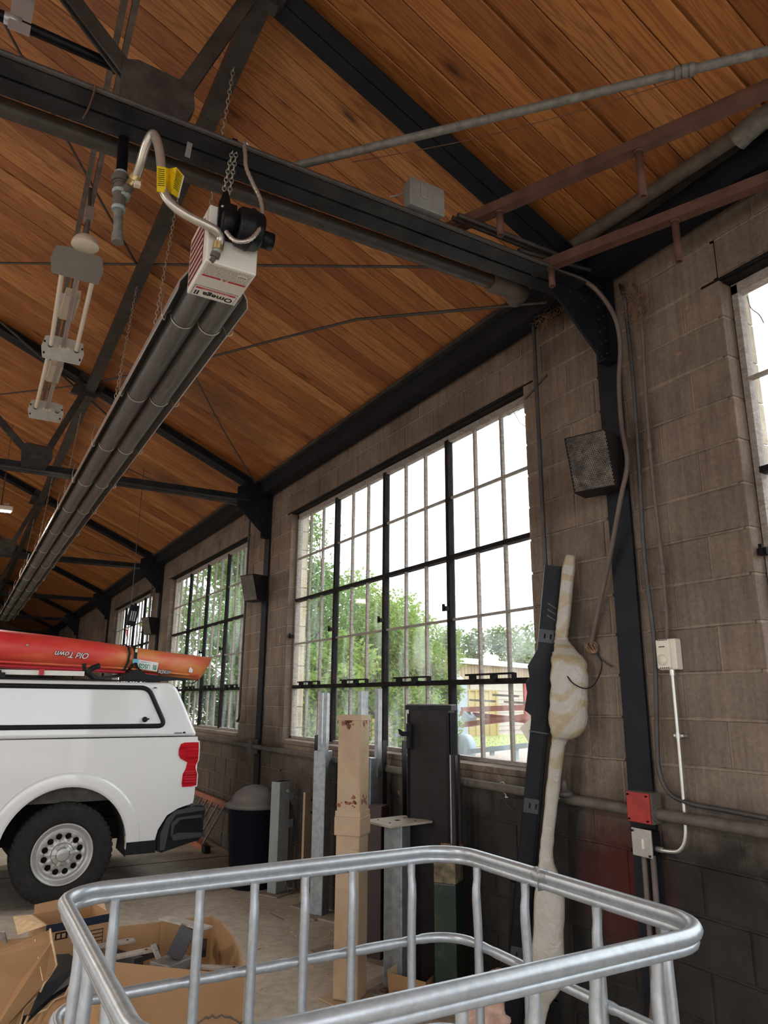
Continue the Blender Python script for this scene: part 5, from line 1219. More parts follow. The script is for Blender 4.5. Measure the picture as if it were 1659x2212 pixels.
# wrapped long parts
wt = thing('wrapped_long_part', (2.62, 3.0, 0), 'long part wrapped in white foam and yellow tape, leaning beside the black channel', 'wrapped part')
keys = [(1233,1200,2.80,.026),(1228,1230,2.79,.034),(1218,1330,2.77,.036),(1213,1372,2.76,.034),(1214,1385,2.76,.040),(1222,1405,2.75,.062),(1229,1432,2.74,.090),(1229,1500,2.73,.095),(1225,1568,2.72,.092),(1216,1592,2.71,.056),(1206,1608,2.71,.036),(1195,1700,2.70,.034),(1184,1800,2.68,.032),(1180,1850,2.67,.036),(1184,1885,2.66,.050),(1187,1935,2.66,.070),(1184,2050,2.63,.074),(1178,2130,2.61,.068),(1172,2165,2.60,.036),(1165,2215,2.59,.026),(1160,2290,2.57,.026)]
cen = [(atX(x, y, X), h) for x, y, X, h in keys]; d = (cen[0][0]-cen[-1][0]).normalized(); f = Vector((-.66,-.75,0)); s_ = d.cross(f).normalized(); f2 = s_.cross(d)
vs = []; NR = 14; cs = []
pts = smooth_path([c for c, h in cen], 5); hs = smooth_path([Vector((h, 0, 0)) for c, h in cen], 5)
rw = random.Random(4)
for i, (p, h) in enumerate(zip(pts, hs)):
    h = h.x*(1+rw.uniform(-.05,.05)); th_ = min(h*.8, .026 + h*.14)
    for j in range(NR):
        t = 2*PI*j/NR; c, s2 = math.cos(t), math.sin(t); cx_ = math.copysign(abs(c)**.42, c)*h; cy_ = math.copysign(abs(s2)**.7, s2)*th_
        if abs(c) < .35 and s2 > 0: cy_ *= 1.12
        vs.append(p + s_*cx_*(1+rw.uniform(-.02,.02)) + f2*cy_)
n = len(pts); m = MB(); m.add(vs, [(i*NR+j, i*NR+(j+1)%NR, (i+1)*NR+(j+1)%NR, (i+1)*NR+j) for i in range(n-1) for j in range(NR)] + [tuple(range(NR)), tuple(range((n-1)*NR, n*NR))], True)
m.build('wrapping', M_wrap, wt)
MB().bar(atX(1208,1400,2.79)+Vector((.02,.05,0)), atX(1172,1890,2.70)+Vector((.02,.05,0)), .05, .03, up=f).build('brown_core', plain('brown_wrap_edge', (.22,.13,.07), .6, 0, .2, 20), wt)
# wire squiggles hanging on the wall below the sill
w1 = SX([(1101,1713),(1094,1698),(1085,1689),(1078,1697),(1084,1708),(1093,1717),(1092,1722),(1097,1722)], 2.835)
tag(MB().tube(smooth_path(w1,4), .0030, 6).build('wire_hook', M_cream), 'bent bright wire hook on the wall pipe below the window', 'wire')
w2 = SX([(1072,1727),(1078,1731),(1083,1724),(1090,1730),(1098,1740),(1106,1747),(1112,1742),(1113,1733)], 2.835)
tag(MB().tube(smooth_path(w2,4), .0022, 6).build('wire_hook', M_cond), 'dull curled wire hanging below the bright wire hook', 'wire')

# ------------------------------------------------------------------ dustbin, ladder
cn = thing('dustbin', (2.565, 6.86, 0), 'tall dark navy plastic dustbin with dusty domed lid, behind the grey bollard', 'dustbin')
Mc = Matrix.Translation((2.565, 6.86, 0)); 
MB().lathe([(0,.0),(.20,.0),(.205,.01),(.252,.66),(.262,.665),(.262,.70),(.0,.70)], Mc, 36).build('bin_body', M_canblue, cn)
MB().lathe([(.272,.675),(.280,.68),(.280,.705),(.262,.715),(.225,.725),(.220,.765),(.19,.80),(.12,.845),(.05,.862),(0,.865)], Mc, 36).build('lid', M_canlid, cn)
m = MB()
for t in (0, PI/2, PI, 3*PI/2):
    m.bar(Mc @ Vector((.20*math.cos(t+.5),.20*math.sin(t+.5),.795)), Mc @ Vector((.04*math.cos(t+.2),.04*math.sin(t+.2),.866)), .008, .006)
m.build('lid_rib', M_canlid, cn)
ld = thing('stepladder', (2.75, 8.9, 0), 'orange fibreglass stepladder lying on its side against the wall behind the truck', 'ladder')
ya, yb_ = 8.25, 10.4
for (zb, x), (h, sgn) in (((.03, 2.62), (.03, 0)), ((.50, 2.79), (.52, 1))):
    MB().bar((x, ya+.05+.22*(1-sgn), zb), (x, yb_, zb), .03, .055, up=(0,0,1)).build('side_rail', M_orange, ld)
    MB().bev(x-.035, x+.035, ya-.05+.22*(1-sgn), ya+.07+.22*(1-sgn), max(0,zb-.045), zb+.045, .008).build('rubber_foot', M_blackpl, ld)
for i in range(9):
    y = 8.45+.22*i; MB().bar((2.635, y+.20, .06), (2.785, y-.02, .47), .022, .016, up=(0,1,0)).build('rung', M_alum, ld)
MB().bar((2.70, 8.75, .03), (2.70, 9.3, .03), .04, .05).bar((2.82, 8.50, .45), (2.82, 9.4, .45), .02, .05).build('back_rail', M_orange, ld)

# ------------------------------------------------------------------ tote cage in the foreground
cg = thing('tote_cage', (.93, 1.70, 0), 'galvanised tubular tote cage without its tank, in the foreground', 'cage')
CX0, CX1, CY0, CY1 = .302, 1.555, 1.185, 2.222
def rrect(z, inset=0, r=.13, n=7):
    x0, x1, y0, y1 = CX0+inset, CX1-inset, CY0+inset, CY1-inset; r -= inset; out = []
    for cx, cy, a in ((x1-r,y1-r,0),(x0+r,y1-r,PI/2),(x0+r,y0+r,PI),(x1-r,y0+r,3*PI/2)):
        out += [Vector((cx+r*math.cos(a+PI/2*i/n), cy+r*math.sin(a+PI/2*i/n), z)) for i in range(n+1)]
    return out
def dens(pts, closed=True, step=.02):
    out = []; N = len(pts)
    for i in range(N if closed else N-1):
        a, b = pts[i], pts[(i+1)%N]; k = max(1, int((b-a).length/step)); out += [a.lerp(b, j/k) for j in range(k)]
    return out
MB().tube(rrect(1.155), .0175, 14, closed=True).build('top_rim', M_galvtube, cg)
MB().tube(rrect(1.131, .004), .0125, 12, closed=True).build('rim_lip', M_galvtube, cg)
ups = []
XB = [atY(245,1990,2.2).x, atY(430,1960,2.2).x, atY(548,1960,2.2).x, atY(658,1940,2.2).x, atY(760,1930,2.2).x, atY(888,1910,2.2).x]
for x in XB: ups.append((x, CY1-.024, 0))
YR = [atX(1030,1900,1.53).y, atX(1135,1950,1.53).y, atX(1290,1990,1.53).y, atX(1440,2040,1.53).y]
for y in YR: ups.append((CX1-.024, y, 1))
YL = [2.0, 1.86, 1.62, 1.40]
for y in YL: ups.append((CX0+.024, y, 1))
for x in (.52,.70,.86,1.03,1.19,1.37): ups.append((x, CY0+.024, 0))
rings = [.895, .635, .375]
for z in rings:
    base = dens(rrect(z, .006)); rad = []
    for p in base:
        dm = min(math.hypot(p.x-u[0], p.y-u[1]) for u in ups); q = abs(dm-.040); rad.append(.0148 - .0030*max(0, 1-q/.014))
    MB().tube(base, rad, 10, closed=True).build('ring_tube', M_galvtube, cg)
for x, y, ax in ups:
    ox, oy = ((0, -1) if y > 1.7 else (0, 1)) if ax == 0 else ((-1, 0) if x > 1 else (1, 0))
    P = [(0,1.128,.0130),(0,1.108,.0130),(.001,1.09,.0122),(.005,1.065,.0135),(.005,1.03,.0145),(.002,.98,.0145),(0,.93,.0142),(0,.55,.0145),(0,.17,.0145)]
    MB().tube([(x+ox*a*.9, y+oy*a*.9, z) for a, z, r in P], [r for a, z, r in P], 10).build('upright_tube', M_galvtube, cg)
MB().bev(CX0-.01, CX1+.01, CY0-.01, CY1+.01, .13, .165, .01).build('pallet_tray', M_galv, cg)
for y in (CY0+.08, (CY0+CY1)/2, CY1-.08): MB().box(CX0, CX1, y-.05, y+.05, .0, .13).build('pallet_skid', M_blackpl, cg)
# crimp marks where the rim is jointed
jp = [p for p in rrect(1.155) if abs(p.x-CX1) < .001][:1]
MB().tube([(CX1,1.80,1.157),(CX1,1.775,1.152),(CX1,1.74,1.155)], [.0190,.0200,.0185], 14).box(CX1-.019,CX1+.019,1.770,1.7715,1.115,1.172).build('rim_joint', M_galv, cg)

# ------------------------------------------------------------------ torn carton of scrap brackets
gy = thing('torn_carton', (.45, 3.3, 0), 'big torn brown pallet carton full of scrap steel brackets, behind the cage', 'carton')
GZ = .70
def wallp(a, b, za0, za1, zb0, zb1, nm, t=.008, mat=None, jag=0, seed=1, nseg=1):
    """panel between plan points a and b; top heights za1..zb1 may be torn"""
    a = Vector(a); b = Vector(b); r = random.Random(seed); d = (b-a).normalized(); nrm = Vector((d.y, -d.x, 0))*t; vs = []
    for i in range(nseg+1):
        k = i/nseg; p = a.lerp(b, k); z1 = za1+(zb1-za1)*k + (r.uniform(-jag, jag) if 0 < i < nseg else 0); z0 = za0+(zb0-za0)*k
        vs += [(p.x,p.y,z0),(p.x,p.y,z1),(p.x+nrm.x,p.y+nrm.y,z1),(p.x+nrm.x,p.y+nrm.y,z0)]
    fs = [(0,1,2,3), tuple(4*nseg+q for q in (3,2,1,0))]
    for i in range(nseg):
        A = 4*i; B = A+4; fs += [(A,B,B+1,A+1),(A+1,B+1,B+2,A+2),(A+2,B+2,B+3,A+3),(A+3,B+3,B,A)]
    return MB().add(vs, fs).build(nm, mat or M_card, gy)
back_l = atZ(-250,2062,GZ); back_m = atZ(340,1990,GZ); back_r = atZ(458,1979,GZ)
rc = [atZ(480,1992,GZ), atZ(503,2020,GZ), atZ(520,2052,GZ), atZ(528,2090,GZ-.01)]
def z0(v): return (v.x, v.y, 0)
wallp(z0(back_r), z0(back_l), 0, GZ, 0, GZ, 'carton_wall')
wallp(z0(back_r+Vector((.0,-.02,0))), z0(atZ(345,1990,GZ)+Vector((0,-.02,0))), .05, GZ+.004, .05, GZ+.004, 'inner_flap')
prev = back_r
for i, q in enumerate(rc):
    wallp(z0(prev), z0(q), 0, GZ-.0, 0, GZ if i < 3 else GZ-.01, 'carton_wall'); prev = q
# front wall: top edge falls from left to right, then a torn gap, then a flap folded outward
fr = rc[-1]; fl_ = atZ(212,2074,.775)
wallp(z0(fl_), z0(fr), 0, .775, 0, .665, 'carton_wall')
# ragged peeled layer on the front wall
m = MB(); rg = random.Random(12); nn = 46; dirv = (fr-fl_); dirv.z = 0; L_ = dirv.length; dn = dirv.normalized(); nr = Vector((dn.y,-dn.x,0))*.0105; vs = []
for i in range(nn+1):
    k = i/nn; p = Vector(z0(fl_)).lerp(Vector(z0(fr)), k); zz = .50 - .05*math.sin(k*6) + rg.uniform(-.007,.007)
    vs += [tuple(p+nr), (p.x+nr.x, p.y+nr.y, zz)]
m.add(vs, [(2*i,2*i+1,2*i+3,2*i+2) for i in range(nn)]); m.build('peeled_layer', M_card, gy)
m = MB(); vs2 = []
for i in range(nn+1): x, y_, z = vs[2*i+1]; vs2 += [(x+nr.x*.15,y_+nr.y*.15,z-.001), (x+nr.x*.15,y_+nr.y*.15,z+.003+rg.uniform(0,.004))]
m.add(vs2, [(2*i,2*i+1,2*i+3,2*i+2) for i in range(nn)]); m.build('torn_edge', M_bark, gy)
# left torn flap leaning outwards
lf = [atZ(-60,2078,.80), atZ(108,2008,.86), atZ(112,2035,.84), atZ(118,2062,.80), atZ(122,2085,.76), atZ(108,2108,.72), atZ(95,2125,.70), atZ(84,2150,.66), atZ(52,2180,.62), atZ(38,2235,.56), atZ(-60,2300,.5)]
m = MB(); m.add([tuple(p) for p in lf] + [tuple(p+Vector((0,.010,-.004))) for p in lf], [tuple(range(len(lf))), tuple(range(2*len(lf)-1, len(lf)-1, -1))] + [(i,(i+1)%len(lf),len(lf)+(i+1)%len(lf),len(lf)+i) for i in range(len(lf))]); m.build('torn_flap', M_card, gy)
m = MB(); m.tube([lf[i]+Vector((.0,-.002,.002)) for i in range(1,10)], .0035, 5); m.build('torn_edge', M_cardlt, gy)
MB().tube([atZ(75,2028,.842)+Vector((0,-.004,0)), atZ(92,2118,.725)+Vector((0,-.004,0))], .0018, 4).build('crease', M_cardlt, gy)
lw_ = [atZ(44,2232,.60), atZ(60,2196,.62), atZ(100,2180,.63), atZ(118,2160,.64), atZ(140,2150,.65), atZ(160,2110,.70), atZ(176,2080,.74), atZ(212,2074,.775), atZ(220,2240,.58)]
m = MB(); m.add([tuple(p) for p in lw_], [tuple(range(len(lw_)))]); m.add([tuple(p+Vector((0,.008,0))) for p in lw_], [tuple(range(len(lw_)))]); m.build('torn_wall', M_card, gy)
MB().tube([p+Vector((0,-.002,0)) for p in lw_[:7]], .004, 5).build('torn_edge', M_cardlt, gy)
fb_ = MB().prism([(back_l.x,back_l.y),(back_r.x,back_r.y)]+[(q.x,q.y) for q in rc]+[(fl_.x,fl_.y),(-.3,2.95)], .30, .42, None, 'xy'); fb_.build('dark_bottom_load', M_dark, gy)
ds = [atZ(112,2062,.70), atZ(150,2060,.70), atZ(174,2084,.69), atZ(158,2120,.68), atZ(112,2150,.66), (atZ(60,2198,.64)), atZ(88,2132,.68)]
MB().add([tuple(p) for p in ds] + [tuple(p-Vector((0,-.01,.02))) for p in ds], [tuple(range(7)), tuple(range(13,6,-1))]).build('dark_lining', M_blackpl, gy)  # dark sheet standing in for shade and black scrap in the torn gap
# smaller shipping box lying inside
sb = thing('shipping_box', (.55, 3.5, .5), 'open small shipping box with dark tape band, resting in the torn carton', 'box')
c1 = atZ(98,2020,.72); c2 = atZ(238,1993,.72); zt, zb = .80, .56
dvx = (c2-c1); dvx.z = 0; wd = dvx.length; ux = dvx.normalized(); uy = Vector((-ux.y, ux.x, 0))
Ms_ = Matrix((ux, uy, Vector((0,0,1)))).transposed().to_4x4(); Ms_.translation = Vector((c1.x, c1.y, 0))
ztop = .755
MB().box(0, wd, 0, .006, zb, ztop, Ms_).build('box_side', M_card, sb); MB().box(0, wd, .20, .206, zb, ztop, Ms_).build('box_side', M_card, sb)
MB().box(0, .006, 0, .2, zb, ztop, Ms_).build('box_side', M_card, sb); MB().box(wd-.006, wd, 0, .2, zb, ztop, Ms_).build('box_side', M_card, sb)
MB().box(.0, wd, -.0015, 0, ztop-.030, ztop+.001, Ms_).build('tape_band', M_tape, sb)
MB().add([Ms_ @ Vector(v) for v in ((0,0,ztop),(0,.2,ztop),(-.085,.16,ztop+.015),(-.10,.02,ztop-.02))], [(0,1,2,3)]).build('open_flap', M_cardlt, sb)
MB().add([Ms_ @ Vector(v) for v in ((0.01,.2,ztop),(wd,.2,ztop),(wd-.03,.27,ztop+.03),(.03,.27,ztop+.02))], [(0,1,2,3)]).build('open_flap', M_card, sb)
MB().add([Ms_ @ Vector(v) for v in ((wd,.05,ztop),(wd,.2,ztop),(wd-.02,.17,ztop+.075),(wd-.02,.10,ztop+.085))], [(0,1,2,3)]).build('open_flap', M_cardlt, sb)
m = MB()
for i in range(8): m.box(wd-.085, wd-.03, -.0015, 0, .600+.0145*i, .603+.0145*i, Ms_)
m.box(wd-.087,wd-.085,-.0015,0,.600,.706,Ms_).box(wd-.030,wd-.028,-.0015,0,.600,.706,Ms_)
m.build('bar_code', M_blktxt, sb)
m = MB().box(wd-.225, wd-.175, -.0015, 0, ztop-.062, ztop-.035, Ms_); m.build('printed_mark', M_blktxt, sb); MB().box(wd-.218, wd-.205, -.002, -.0015, ztop-.057, ztop-.041, Ms_).box(wd-.198, wd-.184, -.002, -.0015, ztop-.057, ztop-.041, Ms_).build('printed_gap', M_card, sb)
# scrap brackets
M_scrap = plain('mill_scale_flat', (.42,.38,.34), .5, .4, .25, 30, (.20,.14,.10), .4, .15)
M_scrapd = plain('dark_square_tube', (.045,.043,.045), .5, .3, .3, 12)
def flat(p, q, wd, label, t=.008, nh=2):
    p, q = Vector(p), Vector(q); T = thing('flat_bar', p, label, 'steel scrap', 'loose flat bars in the torn carton'); MB().bar(p, q, wd, t).build('bar', M_scrap, T)
    m = MB(); d = (q-p).normalized(); up = Vector((0,0,1)); L = (q-p).length
    for s in ([.03, L-.03] if nh == 2 else [.03]):
        c = p + d*s + up*(t/2+.0005); m.lathe([(0,.0005),(.006,.0005),(.006,0)], Matrix.Translation(c), 8)
    m.build('hole', M_dark, T); return T
flat(atZ(192,2048,.66), atZ(291,2030,.665), .045, 'flat bar on top of the scrap, right of the shipping box')
flat(atZ(228,2072,.66), atZ(333,2050,.68), .045, 'flat bar at the front rim of the torn carton')
flat(atZ(331,2040,.70), atZ(347,2082,.64), .020, 'narrow flat bar end sticking up beside the square tube bracket', nh=1)
flat(atZ(418,2088,.63), atZ(520,2092,.65), .035, 'flat bar at the right end of the torn carton')
flat(atZ(-6,2012,.74), atZ(6,2060,.64), .06, 'pale flat bar at the far left of the torn carton', nh=1)
flat(atZ(152,2048,.64), atZ(158,2110,.50), .03, 'pale flat bar standing behind the torn gap', nh=1)
flat(atZ(90,2150,.50), atZ(160,2100,.52), .03, 'dark flat bar across the torn gap', nh=1)
bt = thing('tube_bracket', atZ(390,2060,.6), 'dark square tube bracket with pale plate across its top, in the torn carton', 'steel scrap')
ta, tb_ = atZ(408,2003,.76), atZ(376,2068,.66)
MB().bar(tb_, ta, .062, .055, up=(-.45,-.89,0)).build('tube', M_scrapd, bt)
MB().bar(atZ(354,1982,.765), atZ(448,2005,.775), .05, .008).build('cross_plate', M_scrap, bt)
MB().bev(-.07,.06,-.05,.06,-.05,.0,.004, Matrix.Translation(tb_+Vector((0,0,-.004))) @ Matrix.Rotation(.5,4,'Z')).build('foot_block', plain('grey_block', (.20,.19,.18), .5, .4, .2, 20), bt)
b2 = thing('tube_offcut', atZ(265,2020,.62), 'black square tube offcut behind the flat bars', 'steel scrap')
MB().bar(atZ(262,2050,.60), atZ(268,2006,.68), .055, .05, up=(.3,-.95,0)).build('tube', M_scrapd, b2)
for a, b_3, w_, lab in (((225,2055),(300,2078),.04,'dark offcut under the flat bars at the carton front'), ((300,2068),(345,2052),.04,'dark offcut beside the foot of the tube bracket'), ((440,2060),(442,2035),.02,'thin dark offcut at the carton right end')):
    tag(MB().bar(atZ(*a,.60), atZ(*b_3,.62), w_, .03).build('steel_offcut', M_scrapd), lab, 'steel scrap')

# ------------------------------------------------------------------ small things on the floor
sc = thing('small_open_carton', (2.6, 4.0, 0), 'small open carton behind the green stub post', 'box')
p = atZ(905,2150,.0); Msc = RZ(2.47, 3.98, 30)
MB().add([Msc @ Vector(v) for v in ((-.06,-.1,.0),(.10,-.1,.0),(.11,-.12,.13),(-.05,-.13,.12))], [(0,1,2,3)]).build('carton_side', M_card, sc)
MB().add([Msc @ Vector(v) for v in ((-.06,-.1,.0),(-.06,.1,.0),(-.05,.12,.13),(-.05,-.13,.12))], [(0,1,2,3)]).build('carton_side', M_card, sc)
MB().add([Msc @ Vector(v) for v in ((.10,.1,.0),(-.06,.1,.0),(-.05,.12,.14),(.11,.12,.14))], [(0,1,2,3)]).build('carton_side', M_cardlt, sc)
cl = thing('pipe_clamp', atZ(858,2170,0), 'small galvanised saddle clamp lying on the floor between tan and green posts', 'clamp')
cpz = atZ(862,2168,0); Mcl = RZ(cpz.x, cpz.y, 20)
m = MB(); pr = [(-.075,.003),(-.03,.003)] + [(.032*math.cos(t)*-1, .004+.055*math.sin(t)) for t in [PI*j/10 for j in range(11)]] + [(.03,.003),(.075,.003)]
m.add([Mcl @ Vector((a, y_, b)) for a, b in pr for y_ in (-.03, .03)], [(2*i,2*i+1,2*i+3,2*i+2) for i in range(len(pr)-1)]); ob = m.build('saddle', M_galv, cl); sd = ob.modifiers.new('t','SOLIDIFY'); sd.thickness = .004
tag(MB().bev(-.02,.02,-.02,.02,0,.035,.006,RZ(*atZ(832,2150,0).xy,15)).build('rusty_nut', M_rust), 'rusty brown nut on the floor by the clamp', 'nut')
bg_ = thing('plastic_bag', atZ(1040,2190,.05), 'crumpled pinkish plastic bag on the floor behind the cage, right of the green post', 'bag')
bm = bmesh.new(); bmesh.ops.create_icosphere(bm, subdivisions=4, radius=1); rb_ = random.Random(2); from mathutils import noise as mn
bc = atZ(1046,2180,.10)
for v in bm.verts:
    n_ = mn.fractal(v.co*2.2, 1, 2, 4)*.35 + abs(mn.noise(v.co*5))*.25; v.co = Vector((v.co.x*.13, v.co.y*.13, v.co.z*.15))*(1+n_) + Vector((bc.x-.02, bc.y-.1, .14))
me = bpy.data.meshes.new('bag_body')
for f in bm.faces: f.smooth = True
bm.to_mesh(me); bm.free(); me.materials.append(M_bag); ob = bpy.data.objects.new('bag_body', me); C.objects.link(ob); ob.parent = bg_; ob.matrix_parent_inverse = Matrix.Translation(-bg_.location)
# scattered base plates lying near the posts
for i, (px, py, deg, wx, wy, lab) in enumerate(((728,1985,25,.24,.2,'rusty flat plate on the floor behind the tan post, nearest the galvanised post'),(712,2060,18,.2,.2,'flat plate on the floor left of the tan post foot'),(826,2080,20,.2,.2,'flat plate on the floor right of the tan post shaft'))):
    q = atZ(px, py, 0); T = thing('loose_plate', q, lab, 'steel plate'); plate(T, q.x, q.y, deg, wx, wy, M_dusty, 'plate', holes=False)
deb = MB(); rd = random.Random(21)
for i in range(150):
    x, y_ = rd.uniform(1.5, 2.8), rd.uniform(3.0, 7.5)
    if rd.random() < .5: x = rd.uniform(2.2, 2.82)
    s = rd.uniform(.004, .014); a = rd.uniform(0, PI); deb.bar((x, y_, .003), (x+s*2*math.cos(a), y_+s*2*math.sin(a), .005), s, .003)
tag(deb.build('floor_debris', M_cardlt), 'scattered chips, leaves and dirt on the concrete floor', 'debris', kind='stuff')
for pts, lab in (([(655,2180),(672,2190),(700,2196)], 'thin stick on the floor left of the tan base plate'), ([(765,2190),(775,2180),(790,2195),(775,2200),(768,2192),(800,2185)], 'tangle of thin wire on the tan base plate'), ([(583,1972),(600,1980),(613,1986)], 'short dark stick on the floor beyond the cage')):
    tag(MB().tube(smooth_path([atZ(a, b, .02 if i else .004) for a, b in pts],4), .0028, 5).build('floor_stick', M_bark), lab, 'stick')

# ------------------------------------------------------------------ outside
G0 = .12
tag(MB().box(3.06, 90, -30, 120, G0-.3, G0).build('ground_outside', M_gravel), kind='structure')
tag(MB().box(-9.2, 60, YB-30, YB-.2, -.3, -.02).box(-60, -9.2, -30, 60, -.3, -.02).build('yard_apron', M_gravel), kind='structure')
m = MB(); m.add([(x, y_, G0+.01) for x, y_ in ((13,20.5),(24,20.5),(26,27.5),(15,27.5))], [(0,1,2,3)])
for i in range(1500):
    x, y_ = rd.uniform(13,25), rd.uniform(20.5,27.5); m.add([(x-.04,y_,G0),(x+.04,y_,G0),(x,y_+.02,G0+rd.uniform(.02,.05))], [(0,1,2)])
tag(m.build('grass_strip', M_grass), 'bright green strip of grass outside beyond the gravel', 'grass', kind='stuff')
# long cream shed
sh = thing('cream_shed', (26, 31.5, G0), 'long cream metal shed with pale roof, outside through the large window', 'building')
P0, P1 = Vector((18.0, 28.2, G0)), Vector((40.0, 36.6, G0)); dS = (P1-P0).normalized(); nS = Vector((-dS.y, dS.x, 0)); LS = (P1-P0).length
MS = Matrix((dS, nS, Vector((0,0,1)))).transposed().to_4x4(); MS.translation = P0
m = MB(); pl = []; k = 0
while k*.3 < LS: pl += [(k*.3,0),(k*.3+.2,0),(k*.3+.22,-.03),(k*.3+.28,-.03)]; k += 1
pl += [(LS,0),(LS,8),(0,8)]; m.prism(pl, 0, 3.3, MS, 'xy'); m.build('wall', M_shed, sh)
MB().prism([(-.25,3.25),(-.25,3.42),(4,3.95),(8.3,3.42),(8.3,3.25)], -.2, LS+.2, MS, 'yz').build('roof', M_roofsh, sh)
MB().bev(9.0, 9.5, 1.4, 1.9, 3.5, 3.98, .03, MS).build('roof_vent', M_white, sh)
MB().box(4.2, 9.5, -.06, -.03, .0, 2.45, MS).build('white_siding', M_whitewall, sh)
for i in range(10): MB().box(4.2, 9.5, -.075, -.06, .22*i+.02, .22*i+.04, MS).build('siding_board', M_shed, sh)
MB().box(9.6, 9.95, -.12, -.04, 0, 2.5, MS).build('red_door_post', M_red, sh)
MB().box(-.0, 40, 6.5, 6.6, 0, .01, MS)
yf_ = thing('yellow_fence', (17.5, 24.5, G0), 'pale yellow corrugated metal fence in front of the cream shed', 'fence')
q0 = atY(985,1560,25.5); q1 = atY(1086,1560,25.5); F0, F1 = Vector((q0.x, 27.0, G0)), Vector((q1.x+.3, 26.6, G0)); dF = (F1-F0).normalized(); LF = (F1-F0).length; F0 = F0-dF*6; LF += 6
MF = Matrix((dF, Vector((-dF.y,dF.x,0)), Vector((0,0,1)))).transposed().to_4x4(); MF.translation = F0
k = 0
pn = None
while k*.35 < LF:
    MB().prism([(k*.35,0),(k*.35+.22,0),(k*.35+.25,-.05),(k*.35+.34,-.05),(k*.35+.34,.03),(k*.35,.03)], 0, 1.95, MF, 'xy').build('fence_panel', M_fencey, yf_); k += 1
MB().box(0, LF, -.06, .04, 1.93, 2.0, MF).build('top_rail', M_fencey, yf_)
# trailer frame of red oxide beams, tank and stands
tr_ = thing('steel_trailer', (10, 13, G0), 'red oxide steel beams on a trailer outside the window', 'trailer')
def ob_(px0, py0, px1, py1, X, w_, h, mat, nm, par): return MB().bar(atX(px0,py0,X), atX(px1,py1,X), w_, h).build(nm, mat, par)
ob_(1000,1533,1170,1527,13.0,.15,.14,M_redbeam,'beam',tr_); ob_(998,1541,1175,1560,13.2,.15,.14,M_redbeam,'beam',tr_); ob_(998,1566,1175,1543,12.6,.15,.13,M_redbeam,'beam',tr_)
ob_(1000,1625,1160,1608,10.5,.10,.10,M_bluegrey,'tongue',tr_); ob_(1063,1618,1063,1632,10.5,.08,.08,M_bluegrey,'stand',tr_); ob_(1115,1613,1115,1642,10.5,.08,.08,M_bluegrey,'stand',tr_)
c = atX(1006,1604,11.5); MB().lathe([(0,-.12),(.29,-.12),(.34,-.08),(.34,.08),(.29,.12),(0,.12)], Matrix.Translation((c.x,c.y,G0+.34)) @ Matrix.Rotation(PI/2,4,'Y'), 24).build('wheel', M_bluegrey, tr_)
ob_(1006,1545,1020,1560,13.0,.25,.3,M_bluegrey,'coupler',tr_)
for i, (a, b) in enumerate(((1015,1508),(1065,1497),(1090,1512))):
    ob_(a,b+4,a+55,b+7,14,.06,.06,M_bark,'stacked_rail',tr_)
dm = thing('grey_arched_shed', (16, 24, G0), 'blue grey arched shed seen between trees in the middle of the large window', 'shed')
c0_, c1_ = atX(846,1592,13.5), atX(906,1592,13.5); 
arc = [(c1_.y-.0, G0)] + [((c0_.y+c1_.y)/2 + (c1_.y-c0_.y)/2*math.cos(t), G0+1.9+ .55*math.sin(t)) for t in [PI*j/12 for j in range(13)]] + [(c0_.y, G0)]
MB().prism(arc, 13.5, 15.5, None, 'yz').build('shell', M_bluegrey, dm)
for i in range(1, 8):
    yy = c1_.y+(c0_.y-c1_.y)*i/8; MB().box(13.46, 13.5, yy-.03, yy+.03, G0+.02, G0+1.85).build('shed_rib', M_galv, dm)
# trees
def tree(x, y_, h, r, n, leaf, seed, label, mat, trunk=.12, zlo=.25, group='trees outside the windows', cat='tree'):
    rt = random.Random(seed); T = thing('leafy_tree', (x, y_, G0), label, cat, group); m = MB()
    blobs = [(rt.uniform(-r,r)*.75, rt.uniform(-r,r)*.75, h*rt.uniform(zlo,.93), r*rt.uniform(.28,.5)) for _ in range(16)]
    for i in range(n):
        b = blobs[rt.randrange(16)]; d = Vector((rt.gauss(0,1),rt.gauss(0,1),rt.gauss(0,1))).normalized()*b[3]*rt.uniform(.45,1.12)
        c = Vector((x+b[0], y_+b[1], G0+b[2])) + d; s = leaf*rt.uniform(.6,1.3); u = Vector((rt.gauss(0,1),rt.gauss(0,1),rt.gauss(0,.6))).normalized(); v = u.cross(Vector((rt.gauss(0,1),rt.gauss(0,1),rt.gauss(0,1)))).normalized()
        m.add([c-u*s, c+v*s*.45, c+u*s, c-v*s*.45], [(0,1,2,3)])
    m.build('foliage', mat, T, fixn=False)
    tm = MB(); tm.tube([(x,y_,G0-.05),(x+.1,y_,G0+h*.35),(x,y_+.1,G0+h*.7)], [trunk,trunk*.7,trunk*.3], 8)
    for b in blobs[:9]: tm.tube([(x+.05,y_,G0+h*.35),(x+b[0]*.6,y_+b[1]*.6,G0+b[2]*.85),(x+b[0],y_+b[1],G0+b[2])], [trunk*.4,trunk*.22,.01], 5)
    tm.build('trunk', M_bark, T)
tree(5.4, 13.4, 5.6, 1.5, 18000, .055, 1, 'dense green tree close outside the window behind the truck', M_leafB)
tree(6.2, 17.0, 5.2, 1.7, 15000, .06, 2, 'green tree outside the third window', M_leafB)
tree(8.2, 15.2, 4.1, 1.6, 18000, .055, 3, 'bright green tree outside at the left of the large window', M_leafA)
tree(10.2, 16.8, 3.7, 1.3, 12000, .055, 4, 'bright green bushy tree outside the middle of the large window', M_leafA)
tree(11.3, 17.2, 3.5, 1.0, 7000, .06, 5, 'loose green tree outside, right of the middle mullion', M_leafA)
